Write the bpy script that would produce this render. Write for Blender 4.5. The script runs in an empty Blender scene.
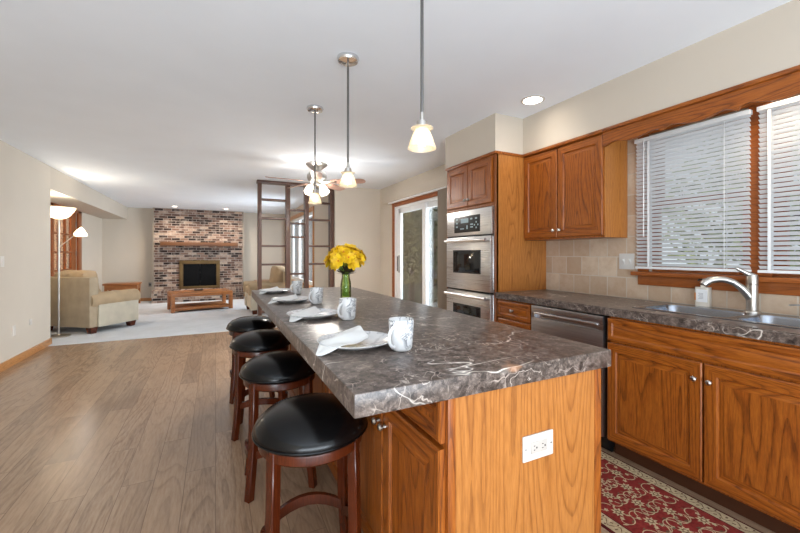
import bpy, bmesh, math, random
from mathutils import Vector, Matrix
random.seed(7)
PI = math.pi
SC = bpy.context.scene
COL = SC.collection

# ------------------------------------------------------------------ camera, world, light
cam = bpy.data.cameras.new('camera')
cam.sensor_width = 36.0
cam.lens = 374.0 * 36.0 / 800.0
cam.shift_y = -(266.5 - 254.0) / 800.0
cam.clip_start = 0.02
cam_o = bpy.data.objects.new('camera', cam)
COL.objects.link(cam_o)
cam_o.location = (0, 0, 1.24)
cam_o.rotation_euler = (PI / 2, 0, -math.radians(26.257))
SC.camera = cam_o

world = bpy.data.worlds.new('daylight')
SC.world = world
world.use_nodes = True
bg = world.node_tree.nodes['Background']
bg.inputs[0].default_value = (0.84, 0.93, 1.0, 1)
bg.inputs[1].default_value = .85

SC.view_settings.view_transform = 'Standard'
SC.view_settings.look = 'None'
SC.view_settings.exposure = 0.1
SC.view_settings.gamma = 1.0
SC.view_settings.use_curve_mapping = False


def light(name, kind, loc, energy, color=(1, 1, 1), rot=(0, 0, 0), size=None, size_y=None, radius=None, spot=None, blend=.5):
    l = bpy.data.lights.new(name, kind)
    l.energy = energy
    l.color = color
    if kind == 'AREA':
        l.shape = 'RECTANGLE'
        l.size = size
        l.size_y = size_y
    if radius is not None:
        l.shadow_soft_size = radius
    if kind == 'SPOT':
        l.spot_size = spot
        l.spot_blend = blend
    o = bpy.data.objects.new(name, l)
    COL.objects.link(o)
    o.location = loc
    o.rotation_euler = rot
    return o


# window and patio door daylight, plus two added fill lights behind the camera
light('added_ceiling_uplight', 'AREA', (-.3, -1.9, .6), 170, (.80, .90, 1.0), (PI - .6, 0, 0), 3.4, 1.2)  # added uplight out of view, bounced off the ceiling to brighten the room
light('rear_fill_light', 'AREA', (0.3, -2.4, 1.35), 40, (.84, .93, 1.0), (PI / 2, 0, 0), 4.2, 2.1)  # added frontal fill at the open rear end; no window is built there
light('living_window_daylight', 'AREA', (3.0, 8.6, 1.5), 300, (.80, .90, 1.0), (PI / 2, 0, PI / 2 - .25), 2.6, 1.6)
light('patio_door_daylight', 'AREA', (4.2, 4.6, 1.3), 190, (.82, .92, 1.0), (PI / 2, 0, PI / 2), 1.7, 2.0)

# ------------------------------------------------------------------ materials


def lin(c):
    return tuple((x / 255 / 12.92) if x / 255 <= .04045 else ((x / 255 + .055) / 1.055) ** 2.4 for x in c)


class G:
    """small helper around a material node tree"""

    def __init__(s, name):
        s.m = bpy.data.materials.new(name)
        s.m.use_nodes = True
        s.t = s.m.node_tree
        s.b = s.t.nodes['Principled BSDF']
        s.out = s.t.nodes['Material Output']

    def n(s, kind, **kw):
        x = s.t.nodes.new('ShaderNode' + kind)
        for k, v in kw.items():
            setattr(x, k, v)
        return x

    def l(s, a, b):
        s.t.links.new(a, b)

    def val(s, sock, v):
        if hasattr(v, 'is_linked'):
            s.l(v, sock)
        else:
            if isinstance(v, tuple) and len(v) == 3 and sock.type == 'RGBA':
                v = (*v, 1)
            sock.default_value = v

    def coord(s, scale=(1, 1, 1), rot=(0, 0, 0), kind='Object'):
        tc = s.n('TexCoord')
        mp = s.n('Mapping')
        mp.inputs['Scale'].default_value = scale
        mp.inputs['Rotation'].default_value = rot
        s.l(tc.outputs[kind], mp.inputs['Vector'])
        return mp.outputs[0]

    def noise(s, vec, scale, detail=2, rough=.5, dist=0.0):
        x = s.n('TexNoise')
        s.l(vec, x.inputs['Vector'])
        x.inputs['Scale'].default_value = scale
        x.inputs['Detail'].default_value = detail
        x.inputs['Roughness'].default_value = rough
        x.inputs['Distortion'].default_value = dist
        return x.outputs[0]

    def math(s, op, a, b=0.0, c=0.0):
        x = s.n('Math', operation=op)
        for i, v in enumerate((a, b, c)):
            if op in ('SINE', 'ABSOLUTE', 'FRACT') and i > 0:
                break
            s.val(x.inputs[i], v)
        return x.outputs[0]

    def ramp(s, fac, stops, interp='LINEAR'):
        x = s.n('ValToRGB')
        x.color_ramp.interpolation = interp
        el = x.color_ramp.elements
        while len(el) > len(stops):
            el.remove(el[-1])
        while len(el) < len(stops):
            el.new(.5)
        for e, (p, c) in zip(el, stops):
            e.position = p
            e.color = (*c, 1) if len(c) == 3 else c
        s.l(fac, x.inputs[0])
        return x.outputs[0]

    def mix(s, fac, a, b, blend='MIX'):
        x = s.n('Mix', data_type='RGBA', blend_type=blend)
        s.val(x.inputs[0], fac)
        s.val(x.inputs[6], a)
        s.val(x.inputs[7], b)
        return x.outputs[2]

    def bump(s, h, strength=.2, dist=.01):
        x = s.n('Bump')
        x.inputs['Strength'].default_value = strength
        x.inputs['Distance'].default_value = dist
        s.l(h, x.inputs['Height'])
        s.l(x.outputs[0], s.b.inputs['Normal'])

    def fin(s, color, rough=.5, metal=0.0, spec=.5, **kw):
        s.val(s.b.inputs['Base Color'], color)
        s.val(s.b.inputs['Roughness'], rough)
        s.b.inputs['Metallic'].default_value = metal
        s.b.inputs['Specular IOR Level'].default_value = spec
        for k, v in kw.items():
            s.b.inputs[k].default_value = v
        return s.m


def plain(name, rgb, rough=.5, metal=0.0, var=.06, scale=8, spec=.5, bump=0, **kw):
    g = G(name)
    c = lin(rgb)
    v = g.coord()
    n = g.noise(v, scale, 3)
    col = g.ramp(n, [(.3, tuple(x * (1 - var) for x in c)), (.7, tuple(min(1, x * (1 + var)) for x in c))])
    if bump:
        g.bump(g.noise(v, scale * 12, 2), bump, .004)
    return g.fin(col, rough, metal, spec, **kw)


def wood(name, dark, mid, light_, axis='z', rough=.36, rings=34, fine=.42, spec=.5):
    g = G(name)
    sc = {'z': (1, 1, .09), 'y': (1, .09, 1), 'x': (.09, 1, 1)}[axis]
    v = g.coord(sc)
    n1 = g.noise(v, 5.0, 1.5, .4)
    r = g.math('FRACT', g.math('MULTIPLY', n1, rings))
    n2 = g.noise(v, 190, 3, .6)
    n3 = g.noise(g.coord(), 3, 2)
    a = g.ramp(r, [(0, lin(dark)), (.08, lin(dark)), (.24, lin(mid)), (.7, lin(light_)), (1, lin(mid))])
    b = g.ramp(n2, [(.36, lin(dark)), (.52, lin(mid)), (.62, lin(light_))])
    c = g.mix(fine, a, b)
    c = g.mix(.22, c, g.ramp(n3, [(.3, lin(mid)), (.7, lin(light_))]))
    g.bump(n2, .05, .002)
    return g.fin(c, rough, 0, spec)


M = {}
OAK = ((62, 23, 4), (140, 71, 18), (168, 95, 30))
M['oak'] = wood('honey_oak', *OAK, 'z')
M['oak_h'] = wood('honey_oak_rail', *OAK, 'y')
LOAK = ((122, 66, 24), (170, 106, 46), (186, 122, 60))
M['oak_light'] = wood('oak_veneer', *LOAK, 'z', rings=26, fine=.4)
M['oak_trim'] = wood('oak_trim', (150, 92, 42), (190, 128, 70), (206, 150, 92), 'y')
M['oak_dark'] = wood('oak_window_trim', (104, 50, 16), (150, 80, 32), (166, 94, 42), 'y')
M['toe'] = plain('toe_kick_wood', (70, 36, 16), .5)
M['cherry'] = wood('cherry_stool_wood', (38, 13, 4), (74, 27, 9), (94, 39, 14), 'z', rough=.25, rings=3, fine=.4)
M['walnut'] = wood('walnut_divider_wood', (54, 34, 26), (84, 56, 44), (98, 68, 54), 'z', rings=4)
M['walnut_x'] = wood('walnut_divider_shelf', (54, 34, 26), (84, 56, 44), (98, 68, 54), 'x', rings=4)
M['table_wood'] = wood('warm_table_wood', (120, 70, 34), (160, 98, 52), (176, 116, 66), 'x', rings=5)
M['mantel'] = wood('mantel_wood', (74, 44, 24), (110, 70, 42), (126, 84, 52), 'x', rings=5)
M['blade'] = wood('fan_blade_wood', (120, 84, 70), (160, 122, 106), (176, 140, 122), 'x', rings=4)
M['wall'] = plain('warm_white_wall_paint', (207, 196, 181), .7, var=.015, scale=3)
M['ceiling'] = plain('ceiling_paint', (238, 243, 249), .8, var=.012, scale=3)
M['soffit'] = plain('soffit_paint', (200, 189, 174), .7, var=.015, scale=3)
M['white_vinyl'] = plain('white_vinyl', (235, 236, 236), .4, var=.02)
M['white_plastic'] = plain('white_plastic', (212, 208, 202), .35, var=.02)
M['ivory'] = plain('ivory_plastic', (192, 184, 176), .4, var=.02)
M['plate_paint'] = plain('painted_plate', (220, 214, 206), .4, var=.02)
M['black'] = plain('black_plastic', (14, 14, 15), .35)
M['slot'] = plain('dark_slot', (60, 56, 52), .6)
M['leather'] = plain('black_leather', (8, 8, 9), .22, var=.2, scale=30, bump=.03, spec=.32)
M['fabric'] = plain('beige_upholstery', (200, 190, 170), .85, var=.10, scale=6, bump=.15)
M['backcloth'] = plain('warm_beige_upholstery', (176, 158, 132), .85, var=.10, scale=6, bump=.15)
M['tan'] = plain('tan_upholstery', (178, 154, 122), .85, var=.10, scale=6, bump=.15)
M['napkin'] = plain('white_linen', (226, 226, 224), .8, var=.02, bump=.1, scale=20)
M['nickel'] = plain('brushed_nickel', (190, 186, 180), .28, 1.0, var=.05)
M['rod'] = plain('dark_nickel_rod', (120, 118, 116), .35, 1.0, var=.05)
M['chrome'] = plain('chrome', (215, 215, 216), .12, 1.0, var=.03)
M['brass'] = plain('antique_brass', (112, 90, 58), .45, .7, var=.15)
M['hinge'] = plain('steel_hinge', (160, 156, 150), .4, .8)
M['stem'] = plain('flower_stem_green', (130, 160, 66), .6)
M['leaf'] = plain('dark_leaf', (62, 52, 34), .6, var=.3)
M['petal'] = plain('yellow_petal', (255, 196, 24), .55, var=.25, scale=30)
M['heart'] = plain('orange_flower_heart', (205, 120, 10), .6, var=.25, scale=60)
M['soap'] = plain('white_soap_bottle', (222, 216, 204), .3, var=.02)
M['paper'] = plain('label_paper', (240, 242, 244), .6, var=.01)
M['print'] = plain('label_print', (150, 154, 160), .6)
M['orange'] = plain('orange_print', (224, 140, 60), .6)
M['blindcloth'] = plain('taupe_blind_vane', (172, 160, 144), .7, var=.04)
M['grass'] = plain('garden_lawn', (150, 146, 116), .9, var=.35, scale=2)
M['patio'] = plain('patio_concrete', (205, 198, 184), .9, var=.08, scale=3)
M['bark'] = plain('tree_bark', (104, 90, 76), .9, var=.3, scale=6)
M['foliage'] = plain('garden_foliage', (176, 166, 112), .8, var=.55, scale=3)
M['foliage2'] = plain('green_foliage', (150, 160, 112), .8, var=.5, scale=3)
M['sunroom'] = plain('sunroom_wall', (250, 226, 200), .8, var=.03)


def metal_brushed(name, rgb, rough, axis):
    g = G(name)
    sc = {'y': (200, 2, 200), 'z': (200, 200, 2)}[axis]
    n = g.noise(g.coord(sc), 1.0, 3)
    c = lin(rgb)
    col = g.ramp(n, [(.3, tuple(x * .86 for x in c)), (.7, tuple(min(1, x * 1.1) for x in c))])
    r = g.math('MULTIPLY_ADD', n, .2, rough - .1)
    return g.fin(col, r, 1.0)


M['steel'] = metal_brushed('stainless_steel', (226, 226, 226), .3, 'y')
M['steel_dark'] = metal_brushed('dark_stainless_steel', (182, 182, 184), .33, 'y')
M['sink'] = plain('sink_steel', (150, 154, 162), .24, 1.0, var=.04)


def glass_mat(name, tint=(1, 1, 1), gloss=.06, rough=0.0):
    g = G(name)
    tr = g.n('BsdfTransparent')
    n = g.noise(g.coord(), 2, 1)
    g.l(g.ramp(n, [(0, tuple(x * .97 for x in tint)), (1, tint)]), tr.inputs[0])
    gl = g.n('BsdfGlossy')
    gl.inputs['Roughness'].default_value = rough
    fr = g.n('Fresnel')
    fr.inputs[0].default_value = 1.45
    mx = g.n('MixShader')
    g.l(g.math('MULTIPLY_ADD', fr.outputs[0], .8, gloss * .3), mx.inputs[0])
    g.l(tr.outputs[0], mx.inputs[1])
    g.l(gl.outputs[0], mx.inputs[2])
    g.l(mx.outputs[0], g.out.inputs[0])
    return g.m


M['glass'] = glass_mat('window_glass')
M['green_glass'] = glass_mat('green_vase_glass', (.88, .97, .66))
M['dark_glass'] = plain('dark_oven_glass', (24, 25, 27), .06, var=.1)
M['fire_glass'] = plain('fireplace_glass', (16, 15, 15), .3, var=.3, spec=.04)


def frosted(name, rgb, emit=0.0):
    """translucent frosted lamp glass, lit from within by its bulb"""
    g = G(name)
    c = lin(rgb)
    n = g.noise(g.coord(), 12, 2)
    col = g.ramp(n, [(.3, tuple(x * .95 for x in c)), (.7, c)])
    a = g.n('BsdfTranslucent')
    d = g.n('BsdfDiffuse')
    e = g.n('BsdfGlossy')
    e.inputs['Roughness'].default_value = .2
    g.l(col, a.inputs[0])
    g.l(col, d.inputs[0])
    m1 = g.n('MixShader')
    m1.inputs[0].default_value = .4
    g.l(a.outputs[0], m1.inputs[1])
    g.l(d.outputs[0], m1.inputs[2])
    m2 = g.n('MixShader')
    m2.inputs[0].default_value = .06
    g.l(m1.outputs[0], m2.inputs[1])
    g.l(e.outputs[0], m2.inputs[2])
    tr = g.n('BsdfTransparent')
    m3 = g.n('MixShader')
    m3.inputs[0].default_value = .42
    g.l(m2.outputs[0], m3.inputs[1])
    g.l(tr.outputs[0], m3.inputs[2])
    g.l(m3.outputs[0], g.out.inputs[0])
    return g.m


M['frost'] = frosted('frosted_lamp_glass', (244, 234, 212))


def emit(name, rgb, strength):
    g = G(name)
    n = g.noise(g.coord(), 4, 1)
    c = lin(rgb)
    col = g.ramp(n, [(0, tuple(x * .97 for x in c)), (1, c)])
    g.l(col, g.b.inputs['Emission Color'])
    g.b.inputs['Emission Strength'].default_value = strength
    return g.fin(col, .5)


M['bulb'] = emit('warm_bulb', (255, 236, 200), 12)
M['bulb_white'] = emit('downlight_lens', (255, 246, 232), 22)
M['led'] = emit('display_digits', (150, 170, 176), .12)
M['slatmat'] = None
g = G('white_blind_slat')
n = g.noise(g.coord(), 5, 1)
col = g.ramp(n, [(0, lin((222, 224, 226))), (1, lin((232, 234, 236)))])
tr = g.n('BsdfTranslucent')
g.l(col, tr.inputs[0])
mx = g.n('MixShader')
mx.inputs[0].default_value = .22
g.fin(col, .4)
g.l(g.b.outputs[0], mx.inputs[1])
g.l(tr.outputs[0], mx.inputs[2])
g.l(mx.outputs[0], g.out.inputs[0])
M['slatmat'] = g.m


def marble_mat():
    g = G('brown_marble_laminate')
    v = g.coord((1, 1, 1))
    vs = g.coord((1.0, .55, 1), (0, 0, .5))
    base = g.noise(v, 40, 6, .8, .3)
    big = g.noise(v, 5, 3, .55, .5)
    c = g.ramp(base, [(.38, lin((22, 17, 15))), (.47, lin((64, 53, 48))), (.55, lin((104, 91, 84))), (.66, lin((160, 146, 138)))])
    chip = g.n('TexVoronoi')
    chip.inputs['Scale'].default_value = 55
    g.l(v, chip.inputs['Vector'])
    c = g.mix(.3, c, g.ramp(chip.outputs[1], [(.2, lin((40, 32, 29))), (.8, lin((140, 126, 116)))]))
    c = g.mix(g.ramp(big, [(.40, (.0,) * 3), (.7, (.3,) * 3)]), c, lin((112, 99, 91)))

    def vein(vec, scale, det, width, soft, dist):
        nn = g.noise(vec, scale, det, .5, dist)
        d = g.math('ABSOLUTE', g.math('SUBTRACT', nn, .5))
        return g.ramp(d, [(0, (1,) * 3), (width, (.7,) * 3), (soft, (0,) * 3)])
    v2s = g.coord((.5, 1.0, 1), (0, 0, .35))
    mask = g.ramp(g.noise(v, 4.0, 2), [(.44, (0,) * 3), (.56, (1,) * 3)])
    v1 = g.math('MULTIPLY', vein(v2s, 3.4, 4, .0014, .0045, .3), mask)
    m2 = g.ramp(g.noise(v, 6, 2), [(.47, (0,) * 3), (.56, (.8,) * 3)])
    v2 = g.math('MULTIPLY', vein(vs, 8, 4, .0018, .006, .3), m2)
    cr = g.n('TexVoronoi', feature='DISTANCE_TO_EDGE')
    cr.inputs['Scale'].default_value = 16
    wv = g.n('VectorMath', operation='ADD')
    wn = g.n('TexNoise')
    wn.inputs['Scale'].default_value = 9
    g.l(v, wn.inputs['Vector'])
    sc_ = g.n('VectorMath', operation='SCALE')
    sc_.inputs['Scale'].default_value = .12
    g.l(wn.outputs[1], sc_.inputs[0])
    g.l(v, wv.inputs[0])
    g.l(sc_.outputs[0], wv.inputs[1])
    g.l(wv.outputs[0], cr.inputs['Vector'])
    m3 = g.ramp(g.noise(v, 11, 2), [(.52, (0,) * 3), (.62, (.8,) * 3)])
    v3 = g.math('MULTIPLY', g.ramp(cr.outputs[0], [(0, (1,) * 3), (.012, (.6,) * 3), (.035, (0,) * 3)]), m3)
    c = g.mix(v3, c, lin((196, 180, 168)))
    c = g.mix(v2, c, lin((214, 200, 188)))
    c = g.mix(v1, c, lin((240, 232, 222)))
    om = g.ramp(g.noise(vs, 3.0, 3, .5, 1.0), [(.67, (0,) * 3), (.70, (.7,) * 3)])
    c = g.mix(g.math('MULTIPLY', om, m2), c, lin((190, 138, 100)))
    return g.fin(c, .29, 0, .5)


M['marble'] = marble_mat()


def china_mat(name, amount):
    g = G(name)
    v = g.coord()
    nn = g.noise(v, 16, 4, .6, 1.2)
    d = g.math('ABSOLUTE', g.math('SUBTRACT', nn, .5))
    vein = g.ramp(d, [(0, (1,) * 3), (.016, (.7,) * 3), (.04, (0,) * 3)])
    mask = g.ramp(g.noise(v, 9, 2), [(.42, (0,) * 3), (.52, (1,) * 3)])
    soft = g.ramp(g.noise(v, 14, 3), [(.5, (0,) * 3), (.75, (.35,) * 3)])
    c = g.mix(soft, lin((228, 228, 228)), lin((178, 184, 194)))
    c = g.mix(g.math('MULTIPLY', g.math('MULTIPLY', vein, mask), amount), c, lin((66, 72, 84)))
    return g.fin(c, .14, 0, .5)


M['china'] = china_mat('marbled_white_china', .85)
M['plate_china'] = china_mat('pale_marbled_china', .4)


def floor_mat():
    g = G('wood_plank_floor')
    v = g.coord((1, 1, 1), (0, 0, PI / 2))
    br = g.n('TexBrick')
    br.offset = .37
    br.inputs['Scale'].default_value = 1.0
    br.inputs['Brick Width'].default_value = 1.22
    br.inputs['Row Height'].default_value = .15
    br.inputs['Mortar Size'].default_value = .0014
    br.inputs['Bias'].default_value = 0
    br.inputs['Color1'].default_value = (0, 0, 0, 1)
    br.inputs['Color2'].default_value = (1, 1, 1, 1)
    br.inputs['Mortar'].default_value = (.5, .5, .5, 1)
    g.l(v, br.inputs['Vector'])
    sep = g.n('CombineXYZ')
    g.l(g.math('MULTIPLY', br.outputs[0], 37.0), sep.inputs[2])
    add = g.n('VectorMath', operation='ADD')
    g.l(g.coord((1, .13, 1)), add.inputs[0])
    g.l(sep.outputs[0], add.inputs[1])
    vec = add.outputs[0]
    n1 = g.noise(vec, 4, 2, .45)
    rr = g.math('FRACT', g.math('MULTIPLY', n1, 15))
    n2 = g.noise(vec, 90, 3, .6)
    a = g.ramp(rr, [(0, lin((102, 74, 52))), (.12, lin((116, 86, 62))), (.3, lin((160, 126, 96))), (.8, lin((182, 148, 118))), (1, lin((158, 124, 94)))])
    b = g.ramp(n2, [(.32, lin((114, 88, 66))), (.65, lin((176, 148, 122)))])
    c = g.mix(.55, a, b)
    c = g.mix(g.math('MULTIPLY', br.outputs[0], .4), c, lin((188, 156, 126)))
    gp = g.noise(vec, 1.6, 3, .6)
    c = g.mix(g.ramp(gp, [(.5, (0,) * 3), (.68, (.55,) * 3)]), c, lin((112, 92, 76)))
    big = g.noise(g.coord(), 1.2, 2)
    c = g.mix(.25, c, g.ramp(big, [(.3, lin((150, 120, 94))), (.7, lin((186, 160, 134)))]))
    c = g.mix(br.outputs['Fac'], c, lin((120, 96, 76)))
    g.bump(n2, .04, .002)
    return g.fin(c, g.math('MULTIPLY_ADD', n2, .10, .19), 0, .5)


M['floor'] = floor_mat()


def carpet_mat():
    g = G('pale_grey_carpet')
    n = g.noise(g.coord(), 3, 4, .6)
    c = g.ramp(n, [(.3, lin((204, 207, 211))), (.7, lin((218, 221, 226)))])
    g.bump(g.noise(g.coord(), 260, 2), .4, .01)
    return g.fin(c, .95, 0, .2)


M['carpet'] = carpet_mat()


def brick_mat(name, rotx, w=.19, h=.064, off=.5):
    """brick courses; the object's x (or y) runs along the wall"""
    g = G(name)
    v = g.coord((1, 1, 1), rotx)
    br = g.n('TexBrick')
    br.offset = off
    br.inputs['Scale'].default_value = 1
    br.inputs['Brick Width'].default_value = w
    br.inputs['Row Height'].default_value = h
    br.inputs['Mortar Size'].default_value = .006
    br.inputs['Mortar Smooth'].default_value = .2
    br.inputs['Color1'].default_value = (0, 0, 0, 1)
    br.inputs['Color2'].default_value = (1, 1, 1, 1)
    g.l(v, br.inputs['Vector'])
    c = g.ramp(br.outputs[0], [(0, lin((30, 25, 24))), (.24, lin((54, 42, 38))), (.36, lin((94, 70, 60))), (.58, lin((122, 94, 80))), (.8, lin((150, 122, 106))), (1, lin((196, 174, 154)))])
    n = g.noise(v, 22, 4, .7)
    c = g.mix(g.ramp(n, [(.45, (0,) * 3), (.7, (.6,) * 3)]), c, lin((92, 70, 62)))
    n5 = g.noise(v, 7, 3, .6)
    c = g.mix(g.ramp(n5, [(.5, (0,) * 3), (.72, (.5,) * 3)]), c, lin((206, 190, 176)))
    c = g.mix(br.outputs['Fac'], c, lin((172, 160, 150)))
    inv = g.math('SUBTRACT', 1.0, br.outputs['Fac'])
    g.bump(inv, .6, .01)
    return g.fin(c, .85, 0, .25)


M['brick'] = brick_mat('antique_brick', (PI / 2, 0, 0))
M['brick_edge'] = brick_mat('antique_brick_soldier', (PI / 2, 0, 0), .072, .12, 0)


def tile_mat():
    g = G('travertine_tile')
    v = g.coord((1, 1, 1), (PI / 2, 0, PI / 2))
    tc = g.n('TexCoord')
    sp = g.n('SeparateXYZ')
    g.l(tc.outputs['Object'], sp.inputs[0])
    cb = g.n('CombineXYZ')
    g.l(sp.outputs[1], cb.inputs[0])
    g.l(g.math('SUBTRACT', sp.outputs[2], .914), cb.inputs[1])
    br = g.n('TexBrick')
    br.offset = .5
    br.inputs['Scale'].default_value = 1
    br.inputs['Brick Width'].default_value = .152
    br.inputs['Row Height'].default_value = .152
    br.inputs['Mortar Size'].default_value = .0035
    br.inputs['Color1'].default_value = (0, 0, 0, 1)
    br.inputs['Color2'].default_value = (1, 1, 1, 1)
    g.l(cb.outputs[0], br.inputs['Vector'])
    c = g.ramp(br.outputs[0], [(0, lin((190, 164, 138))), (.5, lin((204, 180, 156))), (1, lin((216, 196, 172)))])
    n = g.noise(tc.outputs['Object'], 14, 5, .65)
    c = g.mix(g.ramp(n, [(.4, (0,) * 3), (.7, (.55,) * 3)]), c, lin((184, 150, 120)))
    c = g.mix(br.outputs['Fac'], c, lin((206, 194, 178)))
    g.bump(g.math('SUBTRACT', 1.0, br.outputs['Fac']), .4, .004)
    return g.fin(c, .5, 0, .4)


M['tile'] = tile_mat()
M['rug_red'] = plain('rug_red_wool', (122, 44, 40), .95, var=.25, scale=60, bump=.3, spec=.1)
M['rug_dark'] = plain('rug_maroon_wool', (80, 26, 26), .95, var=.2, scale=60, spec=.1)
M['rug_cream'] = plain('rug_cream_wool', (178, 158, 126), .95, var=.22, scale=60, spec=.1)
M['rug_brown'] = plain('rug_brown_wool', (104, 78, 58), .95, var=.2, scale=60, spec=.1)

# ------------------------------------------------------------------ mesh helpers


def BM():
    return bmesh.new()


def box(bm, x0, x1, y0, y1, z0, z1, bev=0.0, mi=0):
    vs = [bm.verts.new((x, y, z)) for x in (x0, x1) for y in (y0, y1) for z in (z0, z1)]
    idx = [(0, 1, 3, 2), (4, 6, 7, 5), (0, 4, 5, 1), (2, 3, 7, 6), (0, 2, 6, 4), (1, 5, 7, 3)]
    fs = [bm.faces.new([vs[i] for i in f]) for f in idx]
    for f in fs:
        f.material_index = mi
    bmesh.ops.recalc_face_normals(bm, faces=fs)
    if bev:
        es = list({e for f in fs for e in f.edges})
        r = bmesh.ops.bevel(bm, geom=es, offset=bev, segments=2, profile=.6, affect='EDGES')
        for f in r['faces']:
            f.material_index = mi
    return bm


def lathe(bm, prof, c=(0, 0, 0), seg=32, axis='z', mi=0):
    """prof: list of (radius, height)"""
    rings = []
    for r, h in prof:
        ring = []
        if r < 1e-6:
            p = (0, 0, h)
            ring = [bm.verts.new(_ax(p, axis, c))]
        else:
            for i in range(seg):
                a = 2 * PI * i / seg
                ring.append(bm.verts.new(_ax((r * math.cos(a), r * math.sin(a), h), axis, c)))
        rings.append(ring)
    fs = []
    for a, b in zip(rings, rings[1:]):
        if len(a) == 1 and len(b) == 1:
            continue
        for i in range(seg):
            j = (i + 1) % seg
            if len(a) == 1:
                fs.append(bm.faces.new((a[0], b[i], b[j])))
            elif len(b) == 1:
                fs.append(bm.faces.new((a[i], b[0], a[j])))
            else:
                fs.append(bm.faces.new((a[i], a[j], b[j], b[i])))
    for f in fs:
        f.material_index = mi
    bmesh.ops.recalc_face_normals(bm, faces=fs)
    return bm


def _ax(p, axis, c):
    x, y, z = p
    if axis == 'x':
        x, y, z = z, x, y
    elif axis == '-x':
        x, y, z = -z, x, -y
    elif axis == 'y':
        x, y, z = y, z, x
    elif axis == '-y':
        x, y, z = x, -z, y
    return (x + c[0], y + c[1], z + c[2])


def tube(bm, pts, r, seg=10, square=False, cap=True, mi=0):
    pts = [Vector(p) for p in pts]
    n = len(pts)
    rad = r if isinstance(r, (list, tuple)) else [r] * n
    rings = []
    up = None
    for i, p in enumerate(pts):
        t = (pts[min(i + 1, n - 1)] - pts[max(i - 1, 0)]).normalized()
        if up is None:
            up = Vector((0, 0, 1)) if abs(t.z) < .9 else Vector((1, 0, 0))
        s = t.cross(up)
        if s.length < 1e-5:
            s = t.orthogonal()
        s.normalize()
        up = s.cross(t).normalized()
        ring = []
        m = 4 if square else seg
        for k in range(m):
            a = 2 * PI * (k + (.5 if square else 0)) / m
            q = rad[i] * (1.414 if square else 1)
            ring.append(bm.verts.new(p + s * (math.cos(a) * q) + up * (math.sin(a) * q)))
        rings.append(ring)
    fs = []
    m = len(rings[0])
    for a, b in zip(rings, rings[1:]):
        for k in range(m):
            fs.append(bm.faces.new((a[k], a[(k + 1) % m], b[(k + 1) % m], b[k])))
    if cap:
        fs.append(bm.faces.new(rings[0][::-1]))
        fs.append(bm.faces.new(rings[-1]))
    for f in fs:
        f.material_index = mi
    bmesh.ops.recalc_face_normals(bm, faces=fs)
    return bm


def prism(bm, poly, h0, h1, axis='z', mi=0):
    """extrude a polygon [(a,b)] along an axis between h0 and h1"""
    def P(a, b, h):
        return {'z': (a, b, h), 'x': (h, a, b), 'y': (a, h, b)}[axis]
    lo = [bm.verts.new(P(a, b, h0)) for a, b in poly]
    hi = [bm.verts.new(P(a, b, h1)) for a, b in poly]
    fs = [bm.faces.new(lo), bm.faces.new(hi)]
    for i in range(len(poly)):
        j = (i + 1) % len(poly)
        fs.append(bm.faces.new((lo[i], lo[j], hi[j], hi[i])))
    for f in fs:
        f.material_index = mi
    bmesh.ops.recalc_face_normals(bm, faces=fs)
    return bm


def panel(bm, x, y0, y1, z0, z1, rings, rail=1):
    """a panelled front facing -x; rings = [(inset, depth)], first ring lies at x"""
    loops = []
    for ins, d in rings:
        loops.append([bm.verts.new((x - d, yy, zz)) for yy, zz in
                      ((y0 + ins, z0 + ins), (y1 - ins, z0 + ins), (y1 - ins, z1 - ins), (y0 + ins, z1 - ins))])
    fs = []
    for a, b in zip(loops, loops[1:]):
        for k in range(4):
            f = bm.faces.new((a[k], a[(k + 1) % 4], b[(k + 1) % 4], b[k]))
            f.material_index = rail if k in (0, 2) else 0
            fs.append(f)
    f = bm.faces.new(loops[-1])
    fs.append(f)
    bk = bm.faces.new(loops[0][::-1])
    fs.append(bk)
    bmesh.ops.recalc_face_normals(bm, faces=fs)
    return f


def transform(bm, mat):
    bmesh.ops.transform(bm, matrix=mat, verts=bm.verts[:])
    return bm


def obj(name, bm, mats, parent=None, world=False, smooth=40):
    me = bpy.data.meshes.new(name)
    if world and parent is not None:
        bmesh.ops.translate(bm, vec=-Vector(WLOC[parent.name]), verts=bm.verts[:])
    bm.to_mesh(me)
    bm.free()
    for m in (mats if isinstance(mats, (list, tuple)) else [mats]):
        me.materials.append(M[m] if isinstance(m, str) else m)
    if smooth:
        for p in me.polygons:
            p.use_smooth = True
        me.set_sharp_from_angle(angle=math.radians(smooth))
    o = bpy.data.objects.new(name, me)
    COL.objects.link(o)
    if parent is not None:
        o.parent = parent
        if world:
            WLOC[o.name] = WLOC[parent.name]
    return o


WLOC = {}


def thing(name, label, cat, loc=(0, 0, 0), rotz=0.0, group=None):
    o = bpy.data.objects.new(name, None)
    COL.objects.link(o)
    o.empty_display_size = .1
    o.location = loc
    o.rotation_euler = (0, 0, rotz)
    WLOC[o.name] = loc
    return tag(o, label, cat, group)


def tag(o, label, cat, group=None):
    o['label'] = label
    o['category'] = cat
    if group:
        o['group'] = group
    return o


def struct(name, bm, mats, smooth=30):
    o = obj(name, bm, mats, smooth=smooth)
    o['kind'] = 'structure'
    return o


def dup(root, loc, rotz=None, label=None, group=None):
    r = root.copy()
    COL.objects.link(r)
    r.location = loc
    if rotz is not None:
        r.rotation_euler = (0, 0, rotz)
    if label:
        r['label'] = label
    if group:
        r['group'] = group
    for ch in list(root.children):
        c = ch.copy()
        COL.objects.link(c)
        c.parent = r
        for gch in list(ch.children):
            d = gch.copy()
            COL.objects.link(d)
            d.parent = c
    return r


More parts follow.
